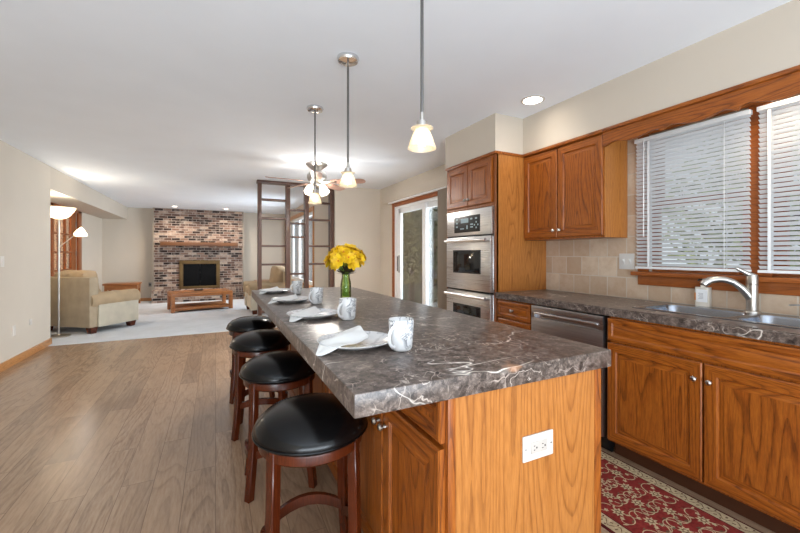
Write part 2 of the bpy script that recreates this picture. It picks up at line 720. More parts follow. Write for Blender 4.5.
def knob(parent, x, y, z, r=.013):
    b = BM()
    lathe(b, [(.0, 0), (.008, 0), (.006, .012), (r, .018), (r, .024), (r * .6, .03), (0, .031)], (x, y, z), 14, '-x')
    return obj('knob', b, 'nickel', parent, True)


DOOR = [(0, 0), (0, .016), (.005, .02), (.052, .02), (.058, .010), (.064, .010), (.084, .018), (.086, .018)]
DRAWER = [(0, 0), (0, .014), (.006, .018), (.026, .018), (.034, .012), (.040, .012), (.052, .017)]


def door(parent, x, y0, y1, z0, z1, rings=DOOR, name='door', knob_at=None, mats=('oak', 'oak_h')):
    b = BM()
    panel(b, x, y0, y1, z0, z1, rings)
    o = obj(name, b, mats, parent, True, 25)
    if knob_at:
        knob(o, x - .018, *knob_at)
    return o


# ------------------------------------------------------------------ the room shell
H = 2.44
b = BM()
box(b, -2.2, 2.9, -2.5, 6.6, -.1, 0)
struct('floor', b, 'floor')
b = BM()
box(b, -2.75, 2.05, 6.6, 11.9, -.1, .008)
struct('floor_carpet', b, 'carpet')
b = BM()
box(b, -2.75, 2.95, -2.5, 11.95, H, H + .1)
struct('ceiling', b, 'ceiling')
b = BM()
box(b, -2.18, -2.03, -2.5, 6.72, 0, H)
box(b, -2.71, -2.18, 6.57, 6.72, 0, H)
struct('wall_left', b, 'wall')
b = BM()
DY0, DY1, DZ = 8.55, 9.83, 2.08
box(b, -2.71, -2.56, 6.72, DY0, 0, H)
box(b, -2.71, -2.56, DY1, 11.75, 0, H)
box(b, -2.71, -2.56, DY0, DY1, DZ, H)
struct('wall_recess', b, 'wall')
b = BM()
box(b, -2.56, -2.03, 6.72, 11.75, 2.13, H)
struct('trim_1', b, 'soffit')                      # dropped soffit over the recess
b = BM()
box(b, -2.71, 2.05, 11.75, 11.9, 0, H)
struct('wall_far', b, 'wall')
LX = 1.9
WY0, WY1, WZ0, WZ1 = 8.1, 11.6, .55, 2.18
b = BM()
box(b, LX, LX + .15, 6.55, WY0, 0, H)
box(b, LX, LX + .15, WY1, 11.75, 0, H)
box(b, LX, LX + .15, WY0, WY1, 0, WZ0)
box(b, LX, LX + .15, WY0, WY1, WZ1, H)
struct('wall_living_right', b, 'wall')
b = BM()
box(b, 1.88, 2.9, 6.4, 6.55, 0, H)
struct('wall_dining', b, 'wall')
KX = 2.75
KW0, KW1, KZ0, KZ1 = .34, 1.59, 1.115, 2.08
SY0, SY1, SZ = 3.9, 5.78, 2.04
b = BM()
box(b, KX, KX + .15, -2.5, KW0, 0, H)
box(b, KX, KX + .15, KW0, KW1, 0, KZ0)
box(b, KX, KX + .15, KW0, KW1, KZ1, H)
box(b, KX, KX + .15, KW1, SY0, 0, H)
box(b, KX, KX + .15, SY0, SY1, SZ, H)
box(b, KX, KX + .15, SY1, 6.4, 0, H)
struct('wall_kitchen', b, 'wall')
# kitchen soffits
b = BM()
box(b, 2.448, KX, -2.5, 2.495, 2.122, H)
box(b, 2.135, KX, 2.495, 3.265, 2.122, H)
struct('trim_2', b, 'soffit')
b = BM()
box(b, -2.03, -2.016, -2.5, 6.72, 0, .088, .003)
box(b, -2.03, -2.016, 6.72, 6.734, 0, .088, .003)
box(b, -2.18, -2.016, 6.72, 6.734, 0, .088, .003)
struct('baseboard_left', b, 'oak_trim')
b = BM()
box(b, -2.56, -1.43, 11.735, 11.75, 0, .09, .003)
box(b, .69, 1.9, 11.735, 11.75, 0, .09, .003)
struct('baseboard_far', b, 'oak_trim')
b = BM()
box(b, 1.9, 2.75, 6.386, 6.4, 0, .09, .003)
struct('baseboard_dining', b, 'oak_trim')
# tile backsplash on the kitchen wall
b = BM()
box(b, KX - .01, KX, .0, 2.50, .914, 1.03)
box(b, KX - .01, KX, 1.66, 2.50, 1.03, 2.12)
struct('backsplash', b, 'tile')
# valance box above the sliding door
b = BM()
box(b, 2.66, KX, 3.265, 6.15, 2.125, 2.25, .004)
struct('trim_3', b, 'soffit')

# ------------------------------------------------------------------ windows and doors
# window_1: over the sink
wn = thing('window_1', 'oak framed double window above the kitchen sink, behind white blinds', 'window', (KX, 1.0, KZ0))
wn['kind'] = 'structure'
b = BM()
for y0, y1 in ((KW1, KW1 + .07), (.935, 1.035), (KW0 - .07, KW0)):
    box(b, KX - .02, KX, y0, y1, KZ0 - .03, KZ1 + .0, .003)
box(b, KX - .02, KX, KW0 - .07, KW1 + .07, KZ1, KZ1 + .07, .003)
box(b, KX, KX + .14, .935, 1.035, KZ0, KZ1)
obj('casing', b, 'oak_dark', wn, True)
b = BM()
box(b, KX - .06, KX + .02, KW0 - .1, KW1 + .1, KZ0 - .028, KZ0, .006)
obj('window_stool', b, 'oak_dark', wn, True)
b = BM()
box(b, KX - .022, KX, KW0 - .07, KW1 + .07, KZ0 - .095, KZ0 - .028, .004)
obj('apron', b, 'oak_dark', wn, True)
for y0, y1 in ((KW0, .935), (1.035, KW1)):
    for (z0, z1, xx) in ((KZ0, 1.60, KX + .03), (1.57, KZ1, KX + .07)):
        b = BM()
        s = .045
        box(b, xx, xx + .035, y0, y0 + s, z0, z1)
        box(b, xx, xx + .035, y1 - s, y1, z0, z1)
        box(b, xx, xx + .035, y0 + s, y1 - s, z0, z0 + s)
        box(b, xx, xx + .035, y0 + s, y1 - s, z1 - .035, z1)
        so = obj('sash', b, 'oak_dark', wn, True)
        b = BM()
        box(b, xx + .015, xx + .02, y0 + s, y1 - s, z0 + s, z1 - .035)
        obj('pane', b, 'glass', so, True)


def blind(name, label, y0, y1, cords, ztop=2.052, zbot=1.148):
    t = thing(name, label, 'blind', (2.7, (y0 + y1) / 2, zbot), 0, None)
    X = 2.70
    b = BM()
    box(b, X - .02, X + .02, y0, y1, ztop - .026, ztop, .003)
    obj('headrail', b, 'white_vinyl', t, True)
    b = BM()
    n = int((ztop - .045 - zbot) / .026)
    tilt = math.radians(40)
    for i in range(n + 1):
        zc = zbot + .018 + i * .026
        prev = None
        for k in range(4):
            q = (k / 3 - .5) * .029
            cr = .0018 * (1 - (2 * (k / 3) - 1) ** 2)
            px = X + q * math.cos(tilt)
            pz = zc - q * math.sin(tilt) + cr
            a = (b.verts.new((px, y0 + .004, pz)), b.verts.new((px, y1 - .004, pz)))
            if prev:
                b.faces.new((prev[0], prev[1], a[1], a[0]))
            prev = a
    obj('slats', b, 'slatmat', t, True, 60)
    b = BM()
    box(b, X - .015, X + .015, y0 + .002, y1 - .002, zbot - .012, zbot + .004, .003)
    obj('bottom_rail', b, 'white_vinyl', t, True)
    for k, yc in enumerate(cords):
        wd = .007 if k == 0 else .0015
        b = BM()
        for dx in (-.0155, .0155):
            box(b, X + dx - .0007, X + dx + .0007, yc - wd, yc + wd, zbot - .01, ztop - .03)
        obj('ladder_tape', b, 'white_vinyl', t, True)
    return t


blind('window_blind', 'white horizontal slat blind over the wide window left of the faucet', 1.012, 1.655, (1.56, 1.13))
blind('window_blind', 'white horizontal slat blind at the right edge, right of the wood mullion', .32, .982, (.93, .45))
b = BM()
tube(b, [(2.682, 1.585, 2.035), (2.674, 1.585, 2.02), (2.671, 1.585, 1.36)], .003, 8)
# lift handle left on the sill side
tag(obj('tilt_wand', b, 'white_vinyl'), 'thin white tilt wand hanging at the left of the wide blind', 'wand')

# scalloped valance
valp = [(1.735, 1.995), (1.705, 2.0), (1.68, 2.012), (1.64, 2.016), (1.60, 2.006), (1.546, 1.995), (1.50, 1.998), (1.45, 2.008), (1.40, 2.017), (1.37, 2.013), (1.346, 1.998),
        (1.325, 2.012), (1.292, 2.020), (1.25, 2.012), (1.20, 1.998), (1.148, 1.993), (1.10, 2.000), (1.063, 2.013), (1.03, 2.016), (1.005, 2.008), (.98, 1.992),
        (.962, 2.010), (.93, 2.018), (.89, 2.008), (.84, 1.993), (.79, 1.988), (.74, 1.997), (.69, 2.013), (.64, 2.018), (.61, 2.012), (.585, 1.998), (.56, 2.012), (.52, 2.018), (.44, 1.995), (.36, 2.01), (.31, 2.016), (.27, 2.0), (.25, 1.995)]
b = BM()
prism(b, valp + [(.25, 2.115), (1.735, 2.115)], 2.452, 2.472, 'x')
va = thing('window_valance', 'scalloped oak valance board spanning above the sink window', 'valance', (2.46, 1.0, 2.0))
obj('scalloped_board', b, 'oak_h', va, True)
b = BM()
box(b, 2.438, 2.475, .25, 1.735, 2.098, 2.122, .005)
obj('crown_strip', b, 'oak_h', va, True)

# window_2: living room
w2 = thing('window_2', 'living room window with pale wood casing seen through the open divider', 'window', (LX, 9.8, WZ0))
w2['kind'] = 'structure'
b = BM()
cw = .09
box(b, LX - .02, LX, WY0 - cw, WY0, WZ0 - .05, WZ1 + cw, .003)
box(b, LX - .02, LX, WY1, WY1 + cw, WZ0 - .05, WZ1 + cw, .003)
box(b, LX - .02, LX, WY0, WY1, WZ1, WZ1 + cw, .003)
box(b, LX - .05, LX, WY0 - cw, WY1 + cw, WZ0 - .05, WZ0, .003)
obj('casing', b, 'oak_trim', w2, True)
for k in range(4):
    y0 = WY0 + k * (WY1 - WY0) / 4
    y1 = y0 + (WY1 - WY0) / 4
    b = BM()
    s = .07
    box(b, LX + .03, LX + .08, y0, y0 + s, WZ0, WZ1)
    box(b, LX + .03, LX + .08, y1 - s, y1, WZ0, WZ1)
    box(b, LX + .03, LX + .08, y0 + s, y1 - s, WZ0, WZ0 + s)
    box(b, LX + .03, LX + .08, y0 + s, y1 - s, WZ1 - s, WZ1)
    so = obj('sash', b, 'white_vinyl', w2, True)
    b = BM()
    box(b, LX + .05, LX + .055, y0 + s, y1 - s, WZ0 + s, WZ1 - s)
    obj('pane', b, 'glass', so, True)

# door_1: sliding patio door
d1 = thing('door_1', 'white sliding glass patio door with garden view', 'door', (KX, 4.84, 0))
d1['kind'] = 'structure'
b = BM()
box(b, KX - .02, KX, SY1, SY1 + .07, 0, SZ + .07, .003)
box(b, KX - .02, KX, SY0 - .07, SY0, 0, SZ + .07, .003)
box(b, KX - .02, KX, SY0, SY1, SZ, SZ + .07, .003)
obj('casing', b, 'oak_dark', d1, True)
b = BM()
box(b, KX, KX + .12, SY1 - .04, SY1, 0, SZ)
box(b, KX, KX + .12, SY0, SY0 + .04, 0, SZ)
box(b, KX, KX + .12, SY0 + .04, SY1 - .04, SZ - .04, SZ)
box(b, KX, KX + .12, SY0 + .04, SY1 - .04, 0, .04)
obj('door_frame', b, 'white_vinyl', d1, True)
for (y0, y1, xx, hd) in ((4.76, 5.74, KX + .015, True), (3.94, 4.9, KX + .065, False)):
    b = BM()
    s = .095
    z0, z1 = .04, SZ - .04
    box(b, xx, xx + .04, y0, y0 + s, z0, z1, .003)
    box(b, xx, xx + .04, y1 - s - .06 if hd else y1 - s, y1, z0, z1, .003)
    box(b, xx, xx + .04, y0 + s, y1 - s, z0, z0 + .1)
    box(b, xx, xx + .04, y0 + s, y1 - s, z1 - .08, z1)
    so = obj('sliding_panel', b, 'white_vinyl', d1, True)
    b = BM()
    box(b, xx + .018, xx + .023, y0 + s, y1 - s, z0 + .1, z1 - .08)
    obj('pane', b, 'glass', so, True)
    if hd:
        b = BM()
        box(b, xx - .03, xx, 5.60, 5.625, .93, 1.22, .006)
        obj('handle', b, 'nickel', so, True)
        b = BM()
        box(b, xx - .008, xx, 5.68, 5.71, .95, 1.2, .003)
        obj('lock_plate', b, 'rod', so, True)
# stacked vertical vanes at the near side of the door
vb = thing('vertical_blind', 'taupe vertical blind stacked at the sliding door beside the oven cabinet', 'blind', (2.70, 4.2, .03))
b = BM()
box(b, 2.68, 2.72, 3.6, 5.9, 2.10, 2.125)
obj('headrail', b, 'white_vinyl', vb, True)
b = BM()
k = 0
y = 4.28
while y > 3.7:
    a = .9 if k % 2 else .75
    prism(b, [(2.675, y), (2.735, y - .045 * a), (2.737, y - .045 * a + .003), (2.677, y + .003)], .03, 2.10)
    y -= .022
    k += 1
obj('vanes', b, 'blindcloth', vb, True)

# door_2: french door in the recess wall
d2 = thing('door_2', 'oak french door with glass lites behind the floor lamp', 'door', (-2.56, 9.2, 0))
d2['kind'] = 'structure'
b = BM()
box(b, -2.56, -2.53, DY1, DY1 + .22, 0, DZ + .04, .004)
box(b, -2.56, -2.53, DY0 - .12, DY0, 0, DZ + .04, .004)
box(b, -2.56, -2.53, DY0 - .12, DY1 + .22, DZ, DZ + .05, .004)
obj('casing', b, 'oak_dark', d2, True)
b = BM()
X0, X1 = -2.61, -2.57
for (y0, y1) in ((DY0, DY0 + .10), (DY1 - .26, DY1)):
    box(b, X0, X1, y0, y1, 0.01, DZ)
box(b, X0, X1, DY0 + .10, DY1 - .26, 0.01, .25)
box(b, X0, X1, DY0 + .10, DY1 - .26, DZ - .12, DZ)
gy0, gy1 = DY0 + .10, DY1 - .26
for k in (1, 2):
    yy = gy0 + (gy1 - gy0) * k / 3
    box(b, X0, X1, yy - .02, yy + .02, .25, DZ - .12)
for k in range(1, 5):
    zz = .25 + (DZ - .37) * k / 5
    box(b, X0, X1, gy0, gy1, zz - .015, zz + .015)
leaf = obj('door_leaf', b, 'oak', d2, True)
b = BM()
box(b, -2.593, -2.588, gy0, gy1, .25, DZ - .12)
obj('pane', b, 'glass', leaf, True)
for zz in (.3, 1.25, 1.85):
    b = BM()
    box(b, -2.575, -2.555, DY1 - .03, DY1 + .02, zz - .05, zz + .05, .003)
    obj('hinge', b, 'hinge', d2, True)

# ------------------------------------------------------------------ kitchen island
IX0, IX1, IY0, IY1 = .555, 1.172, .838, 3.53
isl = thing('kitchen_island', 'long oak island cabinet with drawers and doors under the brown marble worktop', 'kitchen island', (.85, 2.2, 0))
b = BM()
box(b, IX0, IX1, IY0 + .006, IY1, .09, .856)
box(b, IX0 + .06, IX1 - .06, IY0 + .006, IY1 - .05, 0, .09)
obj('carcass', b, 'oak', isl, True)
b = BM()
box(b, IX0 + .024, IX1 - .03, IY0, IY0 + .006, .0, .856)
obj('end_panel', b, 'oak_light', isl, True)
for x0, x1 in ((IX0, IX0 + .024), (IX1 - .03, IX1)):
    b = BM()
    box(b, x0, x1, IY0 - .003, IY0 + .006, 0, .856, .0015)
    obj('corner_stile', b, 'oak', isl, True)
cw = .376
for k in range(7):
    y0 = .85 + k * (cw + .006)
    y1 = y0 + cw
    ky = y1 - .025 if k % 2 == 0 else y0 + .025
    door(isl, IX0, y0, y1, .73, .845, DRAWER, 'drawer', ((y0 + y1) / 2, .79))
    door(isl, IX0, y0, y1, .115, .715, DOOR, 'door', (ky, .635))
b = BM()
box(b, .289, 1.212, .825, 3.60, .856, .914, .004)
wt = tag(obj('island_worktop', b, 'marble'), 'thick brown marble worktop on the island, set with plates and mugs', 'worktop')

# outlet on the island end
ot = thing('power_outlet', 'white sideways double outlet on the light oak end of the island', 'outlet', (.9, IY0, .64))
b = BM()
box(b, .838, .962, IY0 - .006, IY0, .602, .678, .003)
obj('cover_plate', b, 'white_plastic', ot, True)
b = BM()
box(b, .867, .933, IY0 - .009, IY0 - .005, .623, .657, .002)
for xc in (.883, .917):
    box(b, xc - .006, xc - .004 + .003, IY0 - .0098, IY0 - .0085, .645, .647, 0, 1)
    box(b, xc - .006, xc - .004 + .003, IY0 - .0098, IY0 - .0085, .633, .635, 0, 1)
    box(b, xc + .004, xc + .008, IY0 - .0098, IY0 - .0085, .637, .642, 0, 1)
obj('receptacle', b, ['ivory', 'slot'], ot, True)
for xc in (.848, .952):
    b = BM()
    lathe(b, [(0, 0), (.003, 0), (.003, .001), (0, .0012)], (xc, IY0 - .006, .64), 10, '-y')
    obj('screw', b, 'hinge', ot, True)
ot.location = (.88, IY0, .657)

# ------------------------------------------------------------------ kitchen run
BX = 2.165
# sink base cabinet
sk = thing('sink_cabinet', 'oak base cabinet with two wide panelled doors below the sink', 'cabinet', (2.45, .95, 0))
b = BM()
box(b, BX, KX - .02, .30, 1.5, .10, .70)
box(b, BX, BX + .02, .30, 1.5, .70, .864)
box(b, BX, KX - .02, .30, .32, .70, .864)
box(b, BX, KX - .02, 1.48, 1.5, .70, .864)
obj('carcass', b, 'oak', sk, True)
b = BM()
box(b, 2.235, KX - .02, .30, 1.5, 0, .10)
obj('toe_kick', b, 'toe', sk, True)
door(sk, BX, .46, 1.49, .715, .85, DRAWER, 'false_front', mats=('oak_h', 'oak_h'))
door(sk, BX, .994, 1.49, .115, .703, DOOR, 'door', (1.022, .62))
door(sk, BX, .49, .986, .115, .703, DOOR, 'door', (.958, .62))
# dishwasher
dw = thing('dishwasher', 'stainless steel dishwasher with a recessed handle between oak cabinets', 'dishwasher', (2.45, 1.8, 0))
b = BM()
box(b, 2.19, KX - .02, 1.51, 2.10, .03, .86)
obj('tub', b, 'black', dw, True)
b = BM()
box(b, 2.14, 2.19, 1.513, 2.097, .11, .765, .004)
box(b, 2.14, 2.19, 1.513, 2.097, .80, .855, .004)
box(b, 2.14, 2.19, 1.513, 1.545, .765, .80)
box(b, 2.14, 2.19, 2.065, 2.097, .765, .80)
box(b, 2.165, 2.19, 1.545, 2.065, .765, .80)
dd = obj('door', b, 'steel_dark', dw, True)
b = BM()
box(b, 2.128, 2.142, 1.545, 2.065, .797, .806, .003)
obj('handle_lip', b, 'steel', dd, True)
b = BM()
box(b, 2.225, 2.24, 1.515, 2.095, 0, .105)
obj('toe_panel', b, 'black', dw, True)
# drawer cabinet
dc = thing('drawer_cabinet', 'narrow oak cabinet with stacked drawers between oven tower and dishwasher', 'cabinet', (2.45, 2.3, 0))
b = BM()
box(b, BX, KX, 2.105, 2.498, .10, .864)
obj('carcass', b, 'oak', dc, True)
b = BM()
box(b, 2.235, KX, 2.105, 2.498, 0, .10)
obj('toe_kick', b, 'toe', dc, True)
zs = [(.715, .85), (.55, .70), (.33, .535), (.115, .315)]
for z0, z1 in zs:
    door(dc, BX, 2.118, 2.488, z0, z1, DRAWER, 'drawer', (2.303, (z0 + z1) / 2), ('oak_h', 'oak_h'))
# oven tower
tw = thing('oven_cabinet', 'tall oak oven tower cabinet with two small doors at the top', 'cabinet', (2.45, 2.88, 0))
b = BM()
box(b, 2.155, KX - .012, 2.50, 2.52, 0, 2.10)
obj('side_panel', b, 'oak_light', tw, True)
b = BM()
box(b, 2.155, KX - .012, 3.245, 3.262, 0, 2.10)
box(b, 2.155, KX - .012, 2.52, 3.245, 1.66, 2.10)
box(b, 2.155, KX - .012, 2.52, 3.245, .10, .36)
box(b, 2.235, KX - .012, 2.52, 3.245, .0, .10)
box(b, 2.72, KX - .012, 2.52, 3.245, .36, 1.66)
obj('carcass', b, 'oak', tw, True)
b = BM()
box(b, 2.152, 2.172, 2.50, 2.528, .10, 2.10)
box(b, 2.152, 2.172, 3.236, 3.262, .10, 2.10)
obj('stile', b, 'oak', tw, True)
door(tw, 2.155, 2.55, 2.883, 1.69, 2.075, DOOR, 'door', (2.862, 1.75))
door(tw, 2.155, 2.889, 3.235, 1.69, 2.075, DOOR, 'door', (2.912, 1.75))
door(tw, 2.155, 2.55, 3.235, .12, .34, DRAWER, 'drawer', (2.89, .23))
b = BM()
box(b, 2.135, KX - .012, 2.492, 3.268, 2.098, 2.122, .004)
obj('crown_strip', b, 'oak_h', tw, True)
# double oven
ov = thing('double_oven', 'stainless double wall oven with black control display in the oak tower', 'oven', (2.4, 2.87, .37))
OY0, OY1, OXF = 2.535, 3.225, 2.15
b = BM()
box(b, OXF, 2.72, OY0, OY1, .37, 1.655)
obj('oven_body', b, 'steel', ov, True)
b = BM()
box(b, OXF - .022, OXF, OY0, OY1, 1.415, 1.652, .003)
cp = obj('control_panel', b, 'steel', ov, True)
b = BM()
box(b, OXF - .025, OXF - .021, 2.69, 3.09, 1.445, 1.60, .001)
cd = obj('control_display', b, 'black', cp, True)
b = BM()
for (y0, y1, z0, z1) in ((2.86, 2.98, 1.535, 1.575), (3.03, 3.06, 1.565, 1.58), (3.03, 3.06, 1.53, 1.545), (3.03, 3.06, 1.495, 1.51), (2.93, 2.99, 1.475, 1.487),
                         (2.80, 2.83, 1.56, 1.575), (2.79, 2.83, 1.51, 1.522), (2.79, 2.83, 1.485, 1.497), (2.73, 2.76, 1.56, 1.575), (2.71, 2.725, 1.50, 1.515), (2.735, 2.75, 1.525, 1.54), (2.76, 2.775, 1.50, 1.515), (2.735, 2.75, 1.475, 1.49), (2.87, 2.89, 1.475, 1.51)):
    box(b, OXF - .0262, OXF - .0252, y0, y1, z0, z1)
obj('display_symbols', b, 'led', cd, True)
for (z0, z1, nm) in ((.905, 1.40, 'upper'), (.385, .885, 'lower')):
    b = BM()
    box(b, OXF - .03, OXF, OY0 + .005, OY1 - .005, z0, z1, .004)
    od = obj('oven_door', b, 'steel', ov, True)
    b = BM()
    wz0, wz1 = z1 - .33, z1 - .135
    box(b, OXF - .033, OXF - .029, 2.685, 3.085, wz0, wz1, .001)
    wnd = obj('oven_window', b, 'dark_glass', od, True)
    b = BM()
    s = .012
    box(b, OXF - .035, OXF - .03, 2.685 - s, 3.085 + s, wz0 - s, wz0)
    box(b, OXF - .035, OXF - .03, 2.685 - s, 3.085 + s, wz1, wz1 + s)
    box(b, OXF - .035, OXF - .03, 2.685 - s, 2.685, wz0, wz1)
    box(b, OXF - .035, OXF - .03, 3.085, 3.085 + s, wz0, wz1)
    obj('window_trim', b, 'black', od, True)
    b = BM()
    tube(b, [(OXF - .065, OY0 + .03, z1 - .035), (OXF - .07, 2.88, z1 - .035), (OXF - .065, OY1 - .03, z1 - .035)], .014, 12)
    for yy in (OY0 + .07, OY1 - .07):
        tube(b, [(OXF - .028, yy, z1 - .035), (OXF - .066, yy, z1 - .035)], .009, 8)
    obj('handle', b, 'steel', od, True)
for z0, z1 in ((1.40, 1.415), (.887, .904)):
    b = BM()
    box(b, OXF - .012, OXF, OY0, OY1, z0, z1)
    obj('vent_gap', b, 'black', ov, True)
# upper cabinet
uc = thing('upper_cabinet', 'oak wall cabinet with two raised panel doors left of the window', 'cabinet', (2.6, 2.13, 1.36))
b = BM()
box(b, 2.475, KX - .02, 1.745, 2.50, 1.37, 2.10)
obj('carcass', b, 'oak', uc, True)
b = BM()
box(b, 2.475, KX - .02, 1.735, 1.745, 1.36, 2.10)
obj('side_panel', b, 'oak_light', uc, True)
b = BM()
box(b, 2.472, KX - .02, 1.737, 2.50, 1.36, 1.372)
obj('bottom_panel', b, 'oak', uc, True)
door(uc, 2.475, 1.742, 2.128, 1.375, 2.088, DOOR, 'door', (2.102, 1.43))
door(uc, 2.475, 2.136, 2.495, 1.375, 2.088, DOOR, 'door', (2.162, 1.43))
b = BM()
box(b, 2.44, KX - .02, 1.735, 2.492, 2.098, 2.122, .004)
obj('crown_strip', b, 'oak_h', uc, True)
# countertop with sink cut-out
SX0, SX1, SKY0, SKY1 = 2.265, 2.685, .48, 1.41
b = BM()
CX0, CX1, CY0, CY1 = 2.135, KX - .01, .30, 2.498
vs_o = [b.verts.new((x, y, .914)) for x, y in ((CX0, CY0), (CX1, CY0), (CX1, CY1), (CX0, CY1))]
q = .02
vs_i = [b.verts.new((x, y, .914)) for x, y in ((SX0 + q, SKY0 + q), (SX1 - q, SKY0 + q), (SX1 - q, SKY1 - q), (SX0 + q, SKY1 - q))]
lo_o = [b.verts.new((v.co.x, v.co.y, .864)) for v in vs_o]
lo_i = [b.verts.new((v.co.x, v.co.y, .864)) for v in vs_i]
for k in range(4):
    j = (k + 1) % 4
    b.faces.new((vs_o[k], vs_o[j], vs_i[j], vs_i[k]))
    b.faces.new((lo_o[j], lo_o[k], lo_i[k], lo_i[j]))
    b.faces.new((vs_o[j], vs_o[k], lo_o[k], lo_o[j]))
    b.faces.new((vs_i[k], vs_i[j], lo_i[j], lo_i[k]))
bmesh.ops.recalc_face_normals(b, faces=b.faces[:])
es = [e for e in b.edges if all(abs(v.co.x - CX0) < 1e-4 for v in e.verts) and abs(e.verts[0].co.z - e.verts[1].co.z) < 1e-4]
bmesh.ops.bevel(b, geom=es, offset=.006, segments=2, affect='EDGES')
tag(obj('countertop', b, 'marble'), 'brown marble counter along the wall holding the sink', 'worktop')

# double bowl sink


def rrect(x0, x1, y0, y1, r, n=6):
    pts = []
    for (cx, cy, a0) in ((x1 - r, y1 - r, 0), (x0 + r, y1 - r, 90), (x0 + r, y0 + r, 180), (x1 - r, y0 + r, 270)):
        for k in range(n + 1):
            a = math.radians(a0 + 90 * k / n)
            pts.append((cx + r * math.cos(a), cy + r * math.sin(a)))
    return pts


sn = thing('kitchen_sink', 'stainless double bowl sink set into the marble counter', 'sink', (2.47, .95, .914))
b = BM()
ZF = .919
bowls = [(SX0 + .03, SX1 - .085, SKY0 + .03, .935), (SX0 + .03, SX1 - .085, .965, SKY1 - .03)]
for bw, (c0, c1) in zip(bowls, ((SKY0, .95), (.95, SKY1))):
    inn = rrect(*bw, .06)
    r_ = .06
    x0, x1, y0, y1 = SX0, SX1, c0, c1
    out = []
    for (cx, cy, dx0, dy0, dx1, dy1) in ((x1, y1, 0, -1, -1, 0), (x0, y1, 1, 0, 0, -1), (x0, y0, 0, 1, 1, 0), (x1, y0, -1, 0, 0, 1)):
        for k in range(7):
            q_ = .06 + .03
            if k <= 3:
                f_ = q_ * (1 - k / 3)
                out.append((cx + dx0 * f_, cy + dy0 * f_))
            else:
                f_ = q_ * (k - 3) / 3
                out.append((cx + dx1 * f_, cy + dy1 * f_))
    vi = [b.verts.new((x, y, ZF)) for x, y in inn]
    vo = [b.verts.new((x, y, ZF)) for x, y in out]
    vl = [b.verts.new((x, y, .9142)) for x, y in out]
    for k in range(len(vi)):
        j = (k + 1) % len(vi)
        b.faces.new((vi[k], vo[k], vo[j], vi[j]))
        if not (abs(out[k][1] - .95) < 1e-5 and abs(out[j][1] - .95) < 1e-5):
            b.faces.new((vo[k], vl[k], vl[j], vo[j]))
bmesh.ops.recalc_face_normals(b, faces=b.faces[:])
obj('rim', b, 'sink', sn, True)
for bw in bowls:
    b = BM()
    prev = None
    for (ins, z, r) in ((0, ZF, .06), (.004, ZF - .012, .06), (.012, .80, .055), (.02, .755, .05), (.05, .742, .04)):
        ring = [b.verts.new((x, y, z)) for x, y in rrect(bw[0] + ins, bw[1] - ins, bw[2] + ins, bw[3] - ins, r)]
        if prev:
            for k in range(len(ring)):
                j = (k + 1) % len(ring)
                b.faces.new((prev[k], ring[k], ring[j], prev[j]))
        prev = ring
    b.faces.new(prev)
    bmesh.ops.recalc_face_normals(b, faces=b.faces[:])
    bo = obj('bowl', b, 'sink', sn, True, 50)
    b = BM()
    lathe(b, [(0, .004), (.03, .003), (.042, .001), (.042, 0)], ((bw[0] + bw[1]) / 2, (bw[2] + bw[3]) / 2, .7425), 20)
    obj('drain', b, 'chrome', bo, True)

# faucet
fx, fy = 2.64, .985
fa = thing('faucet', 'brushed nickel single lever faucet with arched spout behind the sink', 'faucet', (fx, fy, .919))
b = BM()
lathe(b, [(0, .919), (.036, .919), (.034, .928), (.027, .932), (.0255, .99), (.026, 1.06), (.027, 1.075), (0, 1.075)], (fx, fy, 0), 24)
obj('body', b, 'nickel', fa, True)
b = BM()
lathe(b, [(0, 1.077), (.0265, 1.077), (.027, 1.11), (.022, 1.128), (0, 1.132)], (fx, fy, 0), 24)
tube(b, [(fx, fy, 1.118), (fx - .02, fy + .02, 1.136), (fx - .055, fy + .05, 1.163)], [.018, .012, .007], 10)
obj('lever', b, 'nickel', fa, True)
b = BM()
dx, dy = -.72, .69
P = []
for s, z in ((0, .985), (.022, 1.02), (.05, 1.055), (.085, 1.083), (.125, 1.098), (.16, 1.099), (.19, 1.092), (.212, 1.08), (.224, 1.066)):
    P.append((fx + dx * s, fy + dy * s, z))
tube(b, P, [.022, .021, .019, .017, .0165, .017, .019, .021, .021], 14)
obj('spout', b, 'nickel', fa, True)
# slim dispenser right of faucet
b = BM()
sx, sy = 2.665, .79
tp = thing('soap_pump', 'slim metal soap pump on the sink rim at the right picture edge', 'soap pump', (sx, sy, .919))
lathe(b, [(0, .919), (.018, .919), (.017, .926), (.008, .93), (.007, .965), (0, .965)], (sx, sy, 0), 14)
obj('base', b, 'nickel', tp, True)
b = BM()
tube(b, [(sx, sy, .96), (sx, sy, .978), (sx - .012, sy + .012, .982), (sx - .05, sy + .04, .98)], [.006, .006, .005, .004], 8)
obj('nozzle', b, 'nickel', tp, True)

